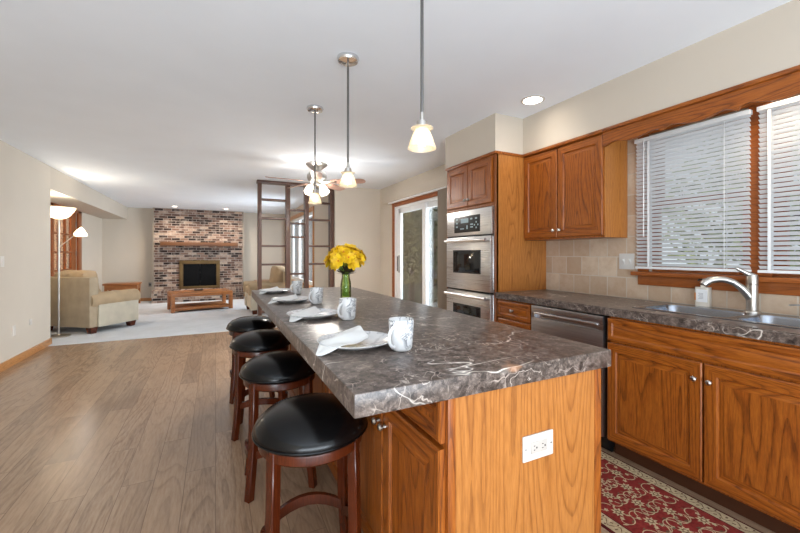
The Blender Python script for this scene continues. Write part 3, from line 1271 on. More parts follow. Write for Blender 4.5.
# soap bottle
bx, by = 2.705, 1.245
so = thing('soap_bottle', 'white square soap bottle with black pump left of the faucet', 'soap bottle', (bx, by, .914))
b = BM()
prism(b, rrect(bx - .025, bx + .025, by - .036, by + .036, .01, 3), .914, 1.035)
prism(b, rrect(bx - .012, bx + .012, by - .012, by + .012, .006, 3), 1.035, 1.048)
obj('bottle', b, 'soap', so, True)
b = BM()
box(b, bx - .0262, bx - .0252, by - .034, by + .026, .945, 1.022)
lb = obj('label', b, 'paper', so, True)
b = BM()
for k in range(5):
    box(b, bx - .0266, bx - .0261, by - .012, by + .014 - .004 * (k % 2), .965 + k * .008, .967 + k * .008)
obj('print', b, 'print', lb, True)
b = BM()
box(b, bx - .0262, bx - .0252, by + .028, by + .0345, .955, 1.0)
obj('orange_mark', b, 'orange', so, True)
b = BM()
lathe(b, [(0, 1.048), (.013, 1.048), (.013, 1.06), (.006, 1.062), (.006, 1.078), (.011, 1.08), (.011, 1.088), (0, 1.089)], (bx, by, 0), 14)
tube(b, [(bx, by, 1.084), (bx - .03, by + .01, 1.082), (bx - .034, by + .011, 1.074)], .0045, 8)
obj('pump', b, 'black', so, True)

# switch plate on the backsplash
sw = thing('light_switch', 'beige double switch plate on the tile left of the window', 'light switch', (KX - .01, 1.745, 1.185))
b = BM()
box(b, KX - .016, KX - .01, 1.688, 1.802, 1.127, 1.243, .003)
obj('cover_plate', b, 'white_plastic', sw, True)
for yc in (1.722, 1.768):
    b = BM()
    box(b, KX - .019, KX - .015, yc - .009, yc + .009, 1.168, 1.204, .001)
    box(b, KX - .028, KX - .018, yc - .004, yc + .004, 1.186, 1.200, .001)
    obj('toggle', b, 'white_plastic', sw, True)

# wall plates on the left wall
for nm, y, z, h, lab, cat in (('power_outlet', 5.68, .38, .115, 'white outlet plate on the left wall near the photo edge, larger of two', 'outlet'),
                              ('cable_plate', 6.10, .41, .07, 'small white plate on the left wall close to the baseboard corner', 'wall plate'),
                              ('light_switch', 5.42, 1.16, .115, 'white switch plate cut by the left photo edge', 'light switch')):
    t = thing(nm, lab, cat, (-2.03, y, z))
    b = BM()
    box(b, -2.03, -2.024, y - .036, y + .036, z - h / 2, z + h / 2, .002)
    obj('cover_plate', b, 'plate_paint', t, True)
    b = BM()
    box(b, -2.024, -2.021, y - .012, y + .012, z - h * .28, z + h * .28, .001)
    obj('insert', b, 'plate_paint', t, True)

# ------------------------------------------------------------------ bar stools


def make_stool(label):
    t = thing('bar_stool', label, 'bar stool', (0, 0, 0), 0, 'bar stools along the island')
    b = BM()
    lathe(b, [(0, .692), (.06, .690), (.12, .681), (.166, .663), (.195, .636), (.205, .614), (.203, .598), (.192, .589), (0, .589)], seg=48)
    pad = obj('seat_pad', b, 'leather', t)
    b = BM()
    pts = [(.2045 * math.cos(a * PI / 24), .2045 * math.sin(a * PI / 24), .604) for a in range(49)]
    tube(b, pts, .004, 6, cap=False)
    obj('piping', b, 'leather', pad)
    b = BM()
    lathe(b, [(.15, .589), (.184, .589), (.186, .581), (.186, .556), (.18, .549), (.15, .549), (.15, .589)], seg=48)
    obj('apron', b, 'cherry', t)
    b = BM()
    lathe(b, [(0, .589), (.1, .589), (.1, .577), (0, .577)], seg=24)
    obj('swivel_plate', b, 'black', t)
    A = [math.radians(a) for a in (211, 315, 31, 135)]
    R = [(.0, .185), (.12, .183), (.25, .178), (.4, .176), (.584, .172)]
    for a in A:
        b = BM()
        path = [(r, z) for z, r in R]
        path[0] = (.203, 0)
        path[1] = (.190, .12)
        rings = []
        for r, z in path:
            w = .019
            c, s_ = math.cos(a), math.sin(a)
            rings.append([b.verts.new(((r + du) * c - dv * s_, (r + du) * s_ + dv * c, z)) for du, dv in ((-w, -w), (w * .8, -w), (w * .8, w), (-w, w))])
        fs = []
        for p, q_ in zip(rings, rings[1:]):
            for k in range(4):
                fs.append(b.faces.new((p[k], p[(k + 1) % 4], q_[(k + 1) % 4], q_[k])))
        fs.append(b.faces.new(rings[0]))
        fs.append(b.faces.new(rings[-1]))
        bmesh.ops.recalc_face_normals(b, faces=fs)
        es = [e for e in b.edges]
        bmesh.ops.bevel(b, geom=es, offset=.003, segments=1, affect='EDGES')
        obj('leg', b, 'cherry', t)
    for k in range(4):
        a0, a1 = A[k], A[(k + 1) % 4]
        z0 = .215 if k % 2 == 0 else .19
        p0 = Vector((.172 * math.cos(a0), .172 * math.sin(a0), z0))
        p1 = Vector((.172 * math.cos(a1), .172 * math.sin(a1), z0))
        b = BM()
        N = 9
        prev = None
        nrm = (p1 - p0).cross(Vector((0, 0, 1))).normalized()
        fs = []
        for i in range(N):
            u = i / (N - 1)
            c = p0.lerp(p1, u)
            arch = .03 * (1 - (2 * u - 1) ** 2)
            ht = .02
            bow = nrm * (.035 * (1 - (2 * u - 1) ** 2))
            ring = [b.verts.new(c + bow + nrm * dx_ + Vector((0, 0, arch + dz_))) for dx_, dz_ in ((-.01, -ht), (.01, -ht), (.01, ht), (-.01, ht))]
            if prev:
                for m in range(4):
                    fs.append(b.faces.new((prev[m], prev[(m + 1) % 4], ring[(m + 1) % 4], ring[m])))
            prev = ring
        bmesh.ops.recalc_face_normals(b, faces=fs)
        obj('stretcher', b, 'cherry', t)
    return t


stl = ['bar stool with round black seat nearest the camera, below the island corner',
       'second bar stool from the camera, black round seat, partly behind the nearest',
       'third bar stool from the camera, black round seat on reddish legs',
       'farthest bar stool, black round seat at the living room end of the island']
st0 = make_stool(stl[0])
st0.location = (.320, 1.39, 0)
for (x, y), lab, rz in zip(((.318, 2.13), (.292, 2.82), (.288, 3.52)), stl[1:], (.05, -.04, .08)):
    dup(st0, (x, y, 0), rz, lab)

# ------------------------------------------------------------------ table setting
WT = .914


def make_plate(label):
    b = BM()
    lathe(b, [(0, .0), (.07, .0), (.075, .003), (.100, .010), (.126, .020), (.134, .0235), (.135, .0255), (.132, .0265), (.105, .0155), (.085, .0085), (.06, .0065), (0, .0065)], seg=48)
    return tag(obj('dinner_plate', b, 'plate_china'), label, 'plate', 'marbled plates on the island')


def make_mug(label):
    t = thing('mug', label, 'mug', (0, 0, 0), 0, 'marbled mugs on the island')
    b = BM()
    lathe(b, [(0, .0), (.030, .0), (.034, .003), (.038, .012), (.041, .05), (.0435, .102), (.0425, .105), (.040, .102), (.038, .05), (.034, .012), (0, .008)], seg=36)
    obj('cup', b, 'china', t)
    b = BM()
    pts = []
    for k in range(11):
        a = math.radians(-80 + 160 * k / 10)
        pts.append((.036 + .032 * math.cos(a), 0, .05 + .034 * math.sin(a)))
    tube(b, pts, .0058, 8)
    obj('handle', b, 'china', t)
    return t


def make_napkin(label):
    b = BM()
    # kite folded cloth on the plate: corners apex, right, front, left in the plate's frame
    A_, B_, C_, D_ = Vector((.030, .085, .040)), Vector((.052, -.010, .026)), Vector((-.075, -.100, .027)), Vector((-.118, .010, .026))
    N_ = 12
    grid = []
    for i in range(N_ + 1):
        row = []
        for j in range(N_ + 1):
            u, v = i / N_, j / N_
            p = A_ * (1 - u) * (1 - v) + B_ * u * (1 - v) + C_ * u * v + D_ * (1 - u) * v
            p.z += .026 * (1 - abs(2 * u - .9)) * (1 - .75 * v) + .004 * math.sin(8 * u + 6 * v)
            row.append(b.verts.new(p))
        grid.append(row)
    fs = []
    for i in range(N_):
        for j in range(N_):
            fs.append(b.faces.new((grid[i][j], grid[i + 1][j], grid[i + 1][j + 1], grid[i][j + 1])))
    # loose corner hanging over the rim down to the worktop
    prev = [grid[i][N_] for i in range(N_ + 1)]
    for k in range(1, 7):
        q = k / 6
        row = []
        for i in range(N_ + 1):
            u = i / N_
            e0 = grid[i][N_].co
            tp = 1 - .8 * q
            mx_, my_ = (C_.x + D_.x) / 2, (C_.y + D_.y) / 2
            x = mx_ + (e0.x - mx_) * tp - .052 * q + .004 * math.sin(u * 9)
            y = my_ + (e0.y - my_) * tp - .030 * q
            z = max(.0006, e0.z * (1 - q) ** 1.1 + .006 * math.sin(u * 9 + 1) * q * (1 - q) * 2 + .0012)
            row.append(b.verts.new((x, y, z)))
        for i in range(N_):
            fs.append(b.faces.new((prev[i], prev[i + 1], row[i + 1], row[i])))
        prev = row
    r = bmesh.ops.extrude_face_region(b, geom=fs)
    vv = [e for e in r['geom'] if isinstance(e, bmesh.types.BMVert)]
    bmesh.ops.translate(b, vec=(0, 0, .0022), verts=vv)
    bmesh.ops.recalc_face_normals(b, faces=b.faces[:])
    return tag(obj('napkin', b, 'napkin', smooth=70), label, 'napkin', 'folded napkins on the plates')


order = ['nearest the camera', 'second from the camera', 'third from the camera', 'farthest from the camera']
pl = [(.447, 1.262), (.452, 1.93), (.462, 2.61), (.452, 3.30)]
mg = [(.568, 1.142), (.590, 1.785), (.594, 2.44), (.600, 3.12)]
for k in range(4):
    lp = 'white grey-veined plate on the island, ' + order[k]
    lm = 'white grey-veined mug on the island, ' + order[k]
    ln = 'white folded napkin lying on the plate ' + order[k]
    if k == 0:
        p0, m0, n0 = make_plate(lp), make_mug(lm), make_napkin(ln)
        p, m, n_ = p0, m0, n0
    else:
        p, m, n_ = dup(p0, (0, 0, 0), 0, lp), dup(m0, (0, 0, 0), 0, lm), dup(n0, (0, 0, 0), 0, ln)
    p.location = (*pl[k], WT)
    p.rotation_euler = (0, 0, k * 1.3)
    m.location = (*mg[k], WT)
    m.rotation_euler = (0, 0, math.radians((-152, -150, -146, -150)[k]))
    n_.location = (pl[k][0] - .005, pl[k][1], WT + .0005)
    n_.rotation_euler = (0, 0, math.radians((0, 12, -8, 10)[k]))
    if k:
        n_.scale = (.95, .9, .8)

# vase and flowers
vx, vy = .852, 2.62
va = thing('flower_vase', 'green glass bottle vase holding yellow flowers on the island', 'vase', (vx, vy, WT))
b = BM()
lathe(b, [(0, 0), (.036, 0), (.039, .006), (.039, .10), (.036, .125), (.030, .148), (.028, .165), (.030, .180), (.027, .180), (.025, .165), (.027, .147), (.033, .124), (.036, .10), (.036, .01), (0, .008)], seg=28)
obj('glass', b, 'green_glass', va)
b = BM()
for k in range(9):
    a = k * 2.4
    r0 = .012 + .018 * ((k * 7) % 5) / 5
    c = Vector((r0 * math.cos(a), r0 * math.sin(a), .02 + .012 * k))
    d = Vector((math.cos(a * 1.7), math.sin(a * 1.7), .6)).normalized()
    s_ = d.orthogonal().normalized()
    f = [b.verts.new(c - d * .02), b.verts.new(c + s_ * .011), b.verts.new(c + d * .022), b.verts.new(c - s_ * .011)]
    b.faces.new(f)
obj('leaves', b, 'stem', va)


def make_flower(seed):
    rnd = random.Random(seed)
    b = BM()
    for layer, (n, L, tilt) in enumerate(((8, .052, .35), (7, .042, .8), (5, .028, 1.2))):
        for k in range(n):
            a = 2 * PI * (k + .5 * layer) / n + rnd.uniform(-.15, .15)
            tl = tilt + rnd.uniform(-.4, .35)
            prev = None
            for i in range(5):
                u = i / 4
                r = .004 + L * u * math.cos(tl * (1 - .55 * u))
                z = L * u * math.sin(tl) * (1 - .35 * u) + .002 * layer
                w = .4 * L * math.sin(PI * min(.95, .18 + .76 * u)) ** .8
                cxx, sxx = math.cos(a), math.sin(a)
                row = [b.verts.new((r * cxx - w * m_ * sxx, r * sxx + w * m_ * cxx, z - .12 * w * (1 - abs(m_)))) for m_ in (-1, 0, 1)]
                if prev:
                    for m_ in range(2):
                        b.faces.new((prev[m_], prev[m_ + 1], row[m_ + 1], row[m_]))
                prev = row
    return b


blooms = []
tops = []
N = 26
for k in range(N):
    zf = 1 - (k + .5) / N * 1.38
    ph = k * 2.399
    rr = math.sqrt(max(0, 1 - zf * zf))
    jit = random.uniform(.8, 1.14)
    tops.append((vx + .112 * jit * rr * math.cos(ph), vy + .112 * jit * rr * math.sin(ph), 1.20 + .092 * jit * zf, rr * math.cos(ph), rr * math.sin(ph), zf))
lbl = 'yellow bloom with layered petals in the bouquet in the green vase'
for k, (x, y, z, nx, ny, nz) in enumerate(tops):
    t = thing('yellow_flower', lbl, 'flower', (x, y, z), 0, 'yellow flowers in the green vase')
    if k < 3:
        o = obj('petals', make_flower(k), 'petal', t)
        b = BM()
        lathe(b, [(0, -.002), (.006, 0), (.007, .008), (0, .012)], seg=10)
        ho = obj('flower_heart', b, 'heart', t)
        blooms.append((o, ho))
        pair = (o, ho)
    else:
        pair = []
        for s_ in blooms[k % 3]:
            c = s_.copy()
            COL.objects.link(c)
            c.parent = t
            pair.append(c)
    q_ = Vector((nx, ny, max(nz, -.15) + .3)).to_track_quat('Z', 'Y')
    for c in pair:
        c.rotation_mode = 'QUATERNION'
        c.rotation_quaternion = q_
    b = BM()
    r0 = Vector((.01 * nx, .01 * ny, 0))
    base = Vector((vx, vy, WT + .02)) + r0 * 1.6
    neck = Vector((vx, vy, WT + .175)) + r0
    tip = Vector((x, y, z))
    mid = neck.lerp(tip, .5) + Vector((0, 0, .012))
    tube(b, [base - tip, neck - tip, mid - tip, Vector((0, 0, 0))], .0022, 5)
    obj('stem', b, 'stem', t)
    if nz < .45:
        b = BM()
        for s_ in (-1, 1):
            c = neck - tip + Vector((0, 0, .002 + .004 * (k % 4)))
            d = Vector((nx * .8 + s_ * .5 * ny, ny * .8 - s_ * .5 * nx, .15 + .22 * (k % 4))).normalized()
            w_ = d.cross(Vector((0, 0, 1))).normalized()
            b.faces.new([b.verts.new(c), b.verts.new(c + d * .04 + w_ * .022), b.verts.new(c + d * .085), b.verts.new(c + d * .04 - w_ * .022)])
        obj('leaf', b, 'leaf', t)

# ------------------------------------------------------------------ pendants


def make_pendant(label):
    t = thing('pendant_light', label, 'pendant light', (0, 0, 0), 0, 'pendant lights over the island')
    b = BM()
    lathe(b, [(0, 2.44), (.066, 2.44), (.068, 2.43), (.06, 2.415), (.02, 2.408), (0, 2.408)], seg=32)
    obj('canopy', b, 'chrome', t)
    b = BM()
    tube(b, [(0, 0, 2.41), (0, 0, 1.79)], .0065, 10)
    obj('rod', b, 'rod', t)
    b = BM()
    lathe(b, [(.0, 1.80), (.008, 1.798), (.009, 1.768), (.021, 1.762), (.022, 1.738), (0, 1.738)], seg=20)
    obj('socket_cap', b, 'nickel', t)
    b = BM()
    lathe(b, [(.020, 1.740), (.043, 1.737), (.044, 1.734), (.020, 1.733)], seg=28)
    obj('glass_collar', b, 'frost', t)
    b = BM()
    lathe(b, [(.018, 1.737), (.024, 1.733), (.033, 1.718), (.043, 1.695), (.051, 1.670), (.056, 1.655), (.054, 1.654), (.049, 1.670), (.040, 1.695), (.030, 1.718), (.018, 1.733)], seg=32)
    obj('lamp_shade', b, 'frost', t)
    b = BM()
    lathe(b, [(0, 1.662), (.014, 1.668), (.019, 1.682), (.014, 1.70), (.009, 1.715), (0, 1.73)], seg=16)
    obj('bulb', b, 'bulb', t)
    return t


pn = [(.73, 1.284), (.726, 2.19), (.732, 3.06)]
pnl = ['pendant lamp with frosted bell shade, nearest and largest of the three',
       'middle pendant lamp of the three over the island',
       'farthest pendant lamp, hanging in front of the ceiling fan']
p0 = make_pendant(pnl[0])
p0.location = (*pn[0], 0)
for (x, y), lab in zip(pn[1:], pnl[1:]):
    dup(p0, (x, y, 0), None, lab)
for x, y in pn:
    light('pendant_bulb', 'POINT', (x, y, 1.69), 2.2, (1, .9, .76), radius=.02)

# ------------------------------------------------------------------ ceiling fan
FX, FY = 1.21, 4.96
fn = thing('ceiling_fan', 'ceiling fan with five wood blades and bell light kit', 'ceiling fan', (FX, FY, 0))
b = BM()
lathe(b, [(0, 2.44), (.14, 2.44), (.145, 2.425), (.11, 2.395), (.06, 2.36), (.05, 2.34), (0, 2.34)], seg=32)
obj('canopy', b, 'nickel', fn)
b = BM()
lathe(b, [(0, 2.345), (.05, 2.345), (.11, 2.325), (.128, 2.29), (.128, 2.25), (.115, 2.22), (.07, 2.185), (0, 2.18)], seg=32)
obj('motor_housing', b, 'nickel', fn)
b = BM()
lathe(b, [(0, 2.185), (.055, 2.185), (.06, 2.17), (.05, 2.14), (.03, 2.125), (0, 2.123)], seg=28)
obj('light_hub', b, 'nickel', fn)
for k in range(5):
    a = math.radians(256.3 + 72 * k)
    R_ = Matrix.Rotation(a, 4, 'Z')
    b = BM()
    poly = [(.20, -.05), (.30, -.064), (.50, -.07), (.60, -.066), (.645, -.045), (.66, 0), (.645, .045), (.60, .066), (.50, .07), (.30, .064), (.20, .05)]
    prism(b, poly, -.004, .004)
    transform(b, R_ @ Matrix.Translation((0, 0, 2.20)) @ Matrix.Rotation(math.radians(-13), 4, 'X'))
    bl = obj('blade', b, 'blade', fn)
    b = BM()
    prism(b, [(.09, -.018), (.20, -.02), (.26, -.035), (.27, 0), (.26, .035), (.20, .02), (.09, .018)], -.004, .002)
    transform(b, R_ @ Matrix.Translation((0, 0, 2.194)) @ Matrix.Rotation(math.radians(-13), 4, 'X'))
    obj('blade_bracket', b, 'nickel', bl)
for k in range(4):
    a = math.radians(30 + 90 * k)
    ca, sa = math.cos(a), math.sin(a)
    T = Matrix.Translation((.095 * ca, .095 * sa, 2.14)) @ Matrix.Rotation(a, 4, 'Z') @ Matrix.Rotation(math.radians(-28), 4, 'Y')
    b = BM()
    tube(b, [(.03 * ca, .03 * sa, 2.16), (.07 * ca, .07 * sa, 2.165), (.095 * ca, .095 * sa, 2.14)], .009, 8)
    arm = obj('light_arm', b, 'nickel', fn)
    b = BM()
    lathe(b, [(.02, .0), (.03, -.012), (.045, -.045), (.055, -.085), (.062, -.105), (.060, -.106), (.052, -.085), (.042, -.045), (.027, -.012), (.018, -.003)], seg=28)
    transform(b, T)
    sh = obj('lamp_shade', b, 'frost', arm)
    b = BM()
    lathe(b, [(0, -.01), (.012, -.02), (.02, -.05), (.014, -.072), (0, -.08)], seg=14)
    transform(b, T)
    obj('bulb', b, 'bulb', arm)
    q_ = T @ Vector((0, 0, -.09))
    light('fan_bulb', 'POINT', (FX + q_.x, FY + q_.y, q_.z + .03), 62, (1, .97, .92), radius=.02)

# ------------------------------------------------------------------ recessed lights


def downlight(loc, label, r, energy, tilt=(0, 0, 0), spot=2.4, col=(1, .94, .86), z=H):
    t = thing('recessed_light', label, 'ceiling light', (loc[0], loc[1], z))
    b = BM()
    lathe(b, [(r * .78, -.001), (r, -.001), (r * 1.02, -.006), (r * .80, -.010), (r * .78, -.001)], seg=32)
    obj('trim_ring', b, 'white_plastic', t)
    b = BM()
    lathe(b, [(0, -.003), (r * .79, -.003), (r * .79, -.001), (0, -.001)], seg=28)
    obj('lens', b, 'bulb_white', t)
    light('downlight', 'SPOT', (loc[0], loc[1], z - .03), energy, col, tilt, radius=.09, spot=spot, blend=.9)
    return t


downlight((2.21, 2.15), 'round recessed downlight glowing in the ceiling near the kitchen soffit', .088, 8)
downlight((-.92, 10.92), 'recessed eyeball light above the left side of the brick fireplace',  .07, 70, (math.radians(14), 0, 0), 2.3, (1, .86, .7))
downlight((.25, 10.92), 'recessed eyeball light above the right side of the brick fireplace',  .07, 70, (math.radians(14), 0, 0), 2.3, (1, .86, .7))
downlight((2.60, .86), 'small downlight hidden behind the scalloped valance over the sink', .06, 10, (0, 0, 0), 2.4, (1, .8, .55), 2.122)

# ------------------------------------------------------------------ rug
RX0, RX1, RY0, RY1 = 1.575, 2.175, -.05, 1.95
rg = thing('runner_rug', 'red floral runner rug with cream borders in front of the sink', 'rug', ((RX0 + RX1) / 2, (RY0 + RY1) / 2, 0))
b = BM()
box(b, RX0, RX1, RY0, RY1, 0, .007, .002, 1)
bw = .075


def strip(bm, x0, x1, y0, y1, z, mi):
    f = bm.faces.new([bm.verts.new(p) for p in ((x0, y0, z), (x1, y0, z), (x1, y1, z), (x0, y1, z))])
    f.material_index = mi


def ribbon(bm, pts, w, z, mi):
    prev = None
    n = len(pts)
    for i, (x, y) in enumerate(pts):
        x0, y0 = pts[max(0, i - 1)]
        x1, y1 = pts[min(n - 1, i + 1)]
        l_ = math.hypot(x1 - x0, y1 - y0) or 1
        nx, ny = -(y1 - y0) / l_, (x1 - x0) / l_
        ww = w * (1 - .55 * i / (n - 1))
        r = (bm.verts.new((x + nx * ww, y + ny * ww, z)), bm.verts.new((x - nx * ww, y - ny * ww, z)))
        if prev:
            f = bm.faces.new((prev[0], prev[1], r[1], r[0]))
            f.material_index = mi
        prev = r


def blob(bm, x, y, rx, ry, rot, z, mi, n=8, wav=0.0):
    vs = []
    for k in range(n):
        a = 2 * PI * k / n
        q = 1 + wav * (1 if k % 2 else -1)
        u, v = rx * q * math.cos(a), ry * q * math.sin(a)
        vs.append(bm.verts.new((x + u * math.cos(rot) - v * math.sin(rot), y + u * math.sin(rot) + v * math.cos(rot), z)))
    f = bm.faces.new(vs)
    f.material_index = mi


Z1, Z2, Z3, Z4 = .0074, .0078, .0082, .0086
strip(b, RX0 + .012, RX1 - .012, RY0 + .012, RY1 - .012, Z1, 2)
strip(b, RX0 + .018, RX1 - .018, RY0 + .018, RY1 - .018, Z2 - .0002, 2)
strip(b, RX0 + bw, RX1 - bw, RY0 + bw, RY1 - bw, Z2, 1)
strip(b, RX0 + bw + .006, RX1 - bw - .006, RY0 + bw + .006, RY1 - bw - .006, Z2 + .0002, 0)
rnd = random.Random(3)
# border scrolls
for xb in (RX0 + .043, RX1 - .043):
    y = RY0 + .06
    k = 0
    while y < RY1 - .05:
        s_ = 1 if k % 2 else -1
        ribbon(b, [(xb + s_ * .016 * math.sin(t * PI), y + .036 * t) for t in [i / 6 for i in range(7)]], .0026, Z2, 3)
        blob(b, xb - s_ * .010, y + .018, .008, .005, rnd.uniform(0, 3), Z3, 3, 8, .25)
        blob(b, xb + s_ * .020, y + .030, .005, .004, 0, Z3, 1)
        y += .036
        k += 1
# field: mirrored spirals, leaves and rosettes
xm = (RX0 + RX1) / 2
cells = [(xm, 0)]
y = RY0 + .14
row = 0
while y < RY1 - .1:
    for dxr in ((-.15, 0, .15) if row % 2 == 0 else (-.075, .075)):
        cx_ = xm + dxr
        blob(b, cx_, y, .026, .026, rnd.uniform(0, 1), Z3, 2, 16, .28)
        blob(b, cx_, y, .015, .015, .3, Z3 + .0002, 3, 12, .25)
        blob(b, cx_, y, .008, .008, .3, Z4, 2, 8)
        for s_ in (-1, 1):
            for v_ in (-1, 1):
                pts = []
                for i in range(22):
                    a = i / 21 * 4.4
                    r = .045 * (1 - .72 * i / 21)
                    px_ = cx_ + s_ * (.042 + .006 * row % 2) + s_ * r * math.cos(PI - a)
                    py_ = y + v_ * .047 - v_ * r * math.sin(PI - a) * 1.0 + v_ * .01
                    if RX0 + bw + .012 < px_ < RX1 - bw - .012:
                        pts.append((px_, py_))
                if len(pts) > 4:
                    ribbon(b, pts, .0027, Z3, 2)
                    ex, ey = pts[-1]
                    blob(b, ex, ey, .011, .009, a, Z4, 2, 10, .25)
                    mx_, my_ = pts[len(pts) // 2]
                    blob(b, mx_ + .01 * s_, my_, .014, .005, rnd.uniform(0, 3), Z4, 2, 8)
                    mx_, my_ = pts[len(pts) // 4]
                    blob(b, mx_, my_ + .009, .009, .004, rnd.uniform(0, 3), Z4, 3, 8)
    y += .105
    row += 1
obj('pile', b, ['rug_red', 'rug_dark', 'rug_cream', 'rug_brown'], rg, True, 0)

# ------------------------------------------------------------------ room divider
dv = thing('room_divider', 'tall open dark wood divider with staggered shelves beside the dining wall', 'divider', (1.24, 6.47, 0))
DYA, DYB = 6.42, 6.54
posts = [(.614, .672), (1.055, 1.122), (1.366, 1.432), (1.80, 1.872)]
for x0, x1 in posts:
    b = BM()
    box(b, x0, x1, DYA, DYB, 0, 2.395, .003)
    obj('post', b, 'walnut', dv, True)
b = BM()
box(b, .60, 1.88, DYA - .01, DYB + .01, 2.395, 2.438, .003)
obj('top_beam', b, 'walnut_x', dv, True)
for (x0, x1), zz in (((.672, 1.055), (2.13, 1.825, 1.372, 1.068, .62, .30)), ((1.122, 1.366), (1.98, 1.755, 1.527, .905, .45, .2)), ((1.432, 1.80), (2.125, 1.829, 1.375, 1.068, .62, .30))):
    for z in zz:
        b = BM()
        box(b, x0, x1, DYA + .005, DYB - .005, z - .016, z + .016, .002)
        obj('shelf', b, 'walnut_x', dv, True)

# ------------------------------------------------------------------ fireplace
fp = thing('fireplace', 'brick fireplace with raised hearth, wood mantel and brass framed glass doors', 'fireplace', (-.37, 11.5, 0))
F0, F1, FYF = -1.43, .69, 11.5
fx0, fx1, fz0, fz1 = -.86, .11, .31, 1.07
b = BM()
box(b, F0, fx0, FYF, 11.75, .0, H)
box(b, fx1, F1, FYF, 11.75, 0, H)
box(b, fx0, fx1, FYF, 11.75, fz1, H)
box(b, fx0, fx1, FYF, 11.75, 0, fz0)
box(b, fx0, fx1, 11.72, 11.75, fz0, fz1)
obj('chimney_breast', b, 'brick', fp, True)
b = BM()
box(b, F0 - .03, F0, FYF + .01, 11.75, 0, H)
box(b, F1, F1 + .03, FYF + .01, 11.75, 0, H)
obj('edge_trim', b, 'sunroom' if False else 'blindcloth', fp, True)
b = BM()
box(b, F0, F1, 11.1, FYF, 0.008, .20)
obj('hearth', b, 'brick', fp, True)
b = BM()
box(b, F0, F1, 11.08, FYF, .20, .31)
obj('hearth_cap', b, 'brick_edge', fp, True)
b = BM()
box(b, -1.27, .56, 11.28, FYF, 1.455, 1.55, .006)
obj('mantel', b, 'mantel', fp, True)
b = BM()
s_ = .09
box(b, fx0, fx1, FYF - .03, FYF + .01, fz1 - .1, fz1, .004)
box(b, fx0, fx1, FYF - .03, FYF + .01, fz0, fz0 + .07, .004)
box(b, fx0, fx0 + s_, FYF - .03, FYF + .01, fz0 + .07, fz1 - .1, .004)
box(b, fx1 - s_, fx1, FYF - .03, FYF + .01, fz0 + .07, fz1 - .1, .004)
fr = obj('brass_frame', b, 'brass', fp, True)
for x0, x1 in ((fx0 + s_, -.378), (-.372, fx1 - s_)):
    b = BM()
    box(b, x0, x1, FYF - .012, FYF - .006, fz0 + .07, fz1 - .1)
    obj('glass_door', b, 'fire_glass', fr, True)

# ------------------------------------------------------------------ sofa and armchair


def rolled_arm(b, x0, x1, y0, y1, ztop, r):
    """arm along y between y0 (back) and y1 (front) with a rolled top"""
    xc = (x0 + x1) / 2
    prof = [(x0 + .02, .10), (x1 - .02, .10), (x1 - .02, ztop - 1.3 * r)]
    for k in range(13):
        a = math.radians(-40 + 260 * k / 12)
        prof.append((xc + r * math.cos(a), ztop - r + r * math.sin(a)))
    prof.append((x0 + .02, ztop - 1.3 * r))
    prism(b, prof, y0, y1, 'y')


def make_seat(name, label, cat, loc, rot, W, D, right_only=False):
    """upholstered seat: local +y is the front, x across, origin at floor centre of the back edge"""
    t = thing(name, label, cat, loc, rot)
    hw = W / 2
    b = BM()
    box(b, -hw + .05, hw - .05, .04, D - .04, .10, .40, .02)
    obj('base', b, 'fabric', t, smooth=40)
    b = BM()
    box(b, -hw + .035, hw - .035, 0, .15, .10, .88, .03)
    obj('back_panel', b, 'backcloth', t)
    for s_ in (-1, 1):
        b = BM()
        xa, xb = sorted((s_ * hw, s_ * (hw - .25)))
        box(b, xa + .012, xb - .012, .13, D - .02, .10, .50, .01)
        arm = obj('arm', b, 'fabric', t)
        b = BM()
        xc = (xa + xb) / 2 + .012 * s_
        R_ = .122
        prof = []
        tube_pts = [(xc, .03, .515), (xc, .06, .515), (xc, D - .01, .515), (xc, D + .01, .515)]
        tube(b, tube_pts, [R_ * .93, R_, R_, R_ * .93], 20)
        obj('arm_roll', b, 'tan', arm)
    nseat = 2 if W > 1.02 else 1
    cwid = (W - .5) / nseat
    for k in range(nseat):
        x0 = -hw + .25 + k * cwid
        b = BM()
        box(b, x0 + .006, x0 + cwid - .006, .30, D + .0, .40, .55, .045)
        obj('seat_cushion', b, 'tan', t, smooth=60)
        b = BM()
        box(b, x0 - .03, x0 + cwid + .03, .10, .36, .50, .96, .085)
        transform(b, Matrix.Translation((0, .1, .5)) @ Matrix.Rotation(math.radians(8), 4, 'X') @ Matrix.Translation((0, -.1, -.5)))
        obj('back_cushion', b, 'tan', t, smooth=60)
    for sx_ in (-1, 1):
        for yy in (.08, D - .10):
            b = BM()
            xf = sx_ * (hw - .09)
            vs = []
            for z, w_ in ((.008, .04), (.104, .055)):
                vs.append([b.verts.new((xf + a * w_, yy + c * w_, z)) for a, c in ((-1, -1), (1, -1), (1, 1), (-1, 1))])
            for k in range(4):
                b.faces.new((vs[0][k], vs[0][(k + 1) % 4], vs[1][(k + 1) % 4], vs[1][k]))
            b.faces.new(vs[0][::-1])
            b.faces.new(vs[1])
            obj('foot', b, 'cherry', t)
    return t


# facing direction (.62,.78): local +y -> rot = -atan2(.62,.78)
ang = -math.atan2(.62, .78)
W = 1.06
cx_, cy_ = -1.70, 7.2
bxv = Vector((math.cos(ang), math.sin(ang)))
sl = Vector((cx_, cy_)) - bxv * (W / 2)
make_seat('loveseat', 'beige rolled-arm loveseat with tan cushions beside the floor lamp', 'sofa', (sl.x, sl.y, 0), ang, W, .84)
make_seat('armchair', 'beige rolled-arm armchair behind the far end of the island', 'armchair', (1.43, 8.62, 0), PI / 2 + .06, 1.0, .84)

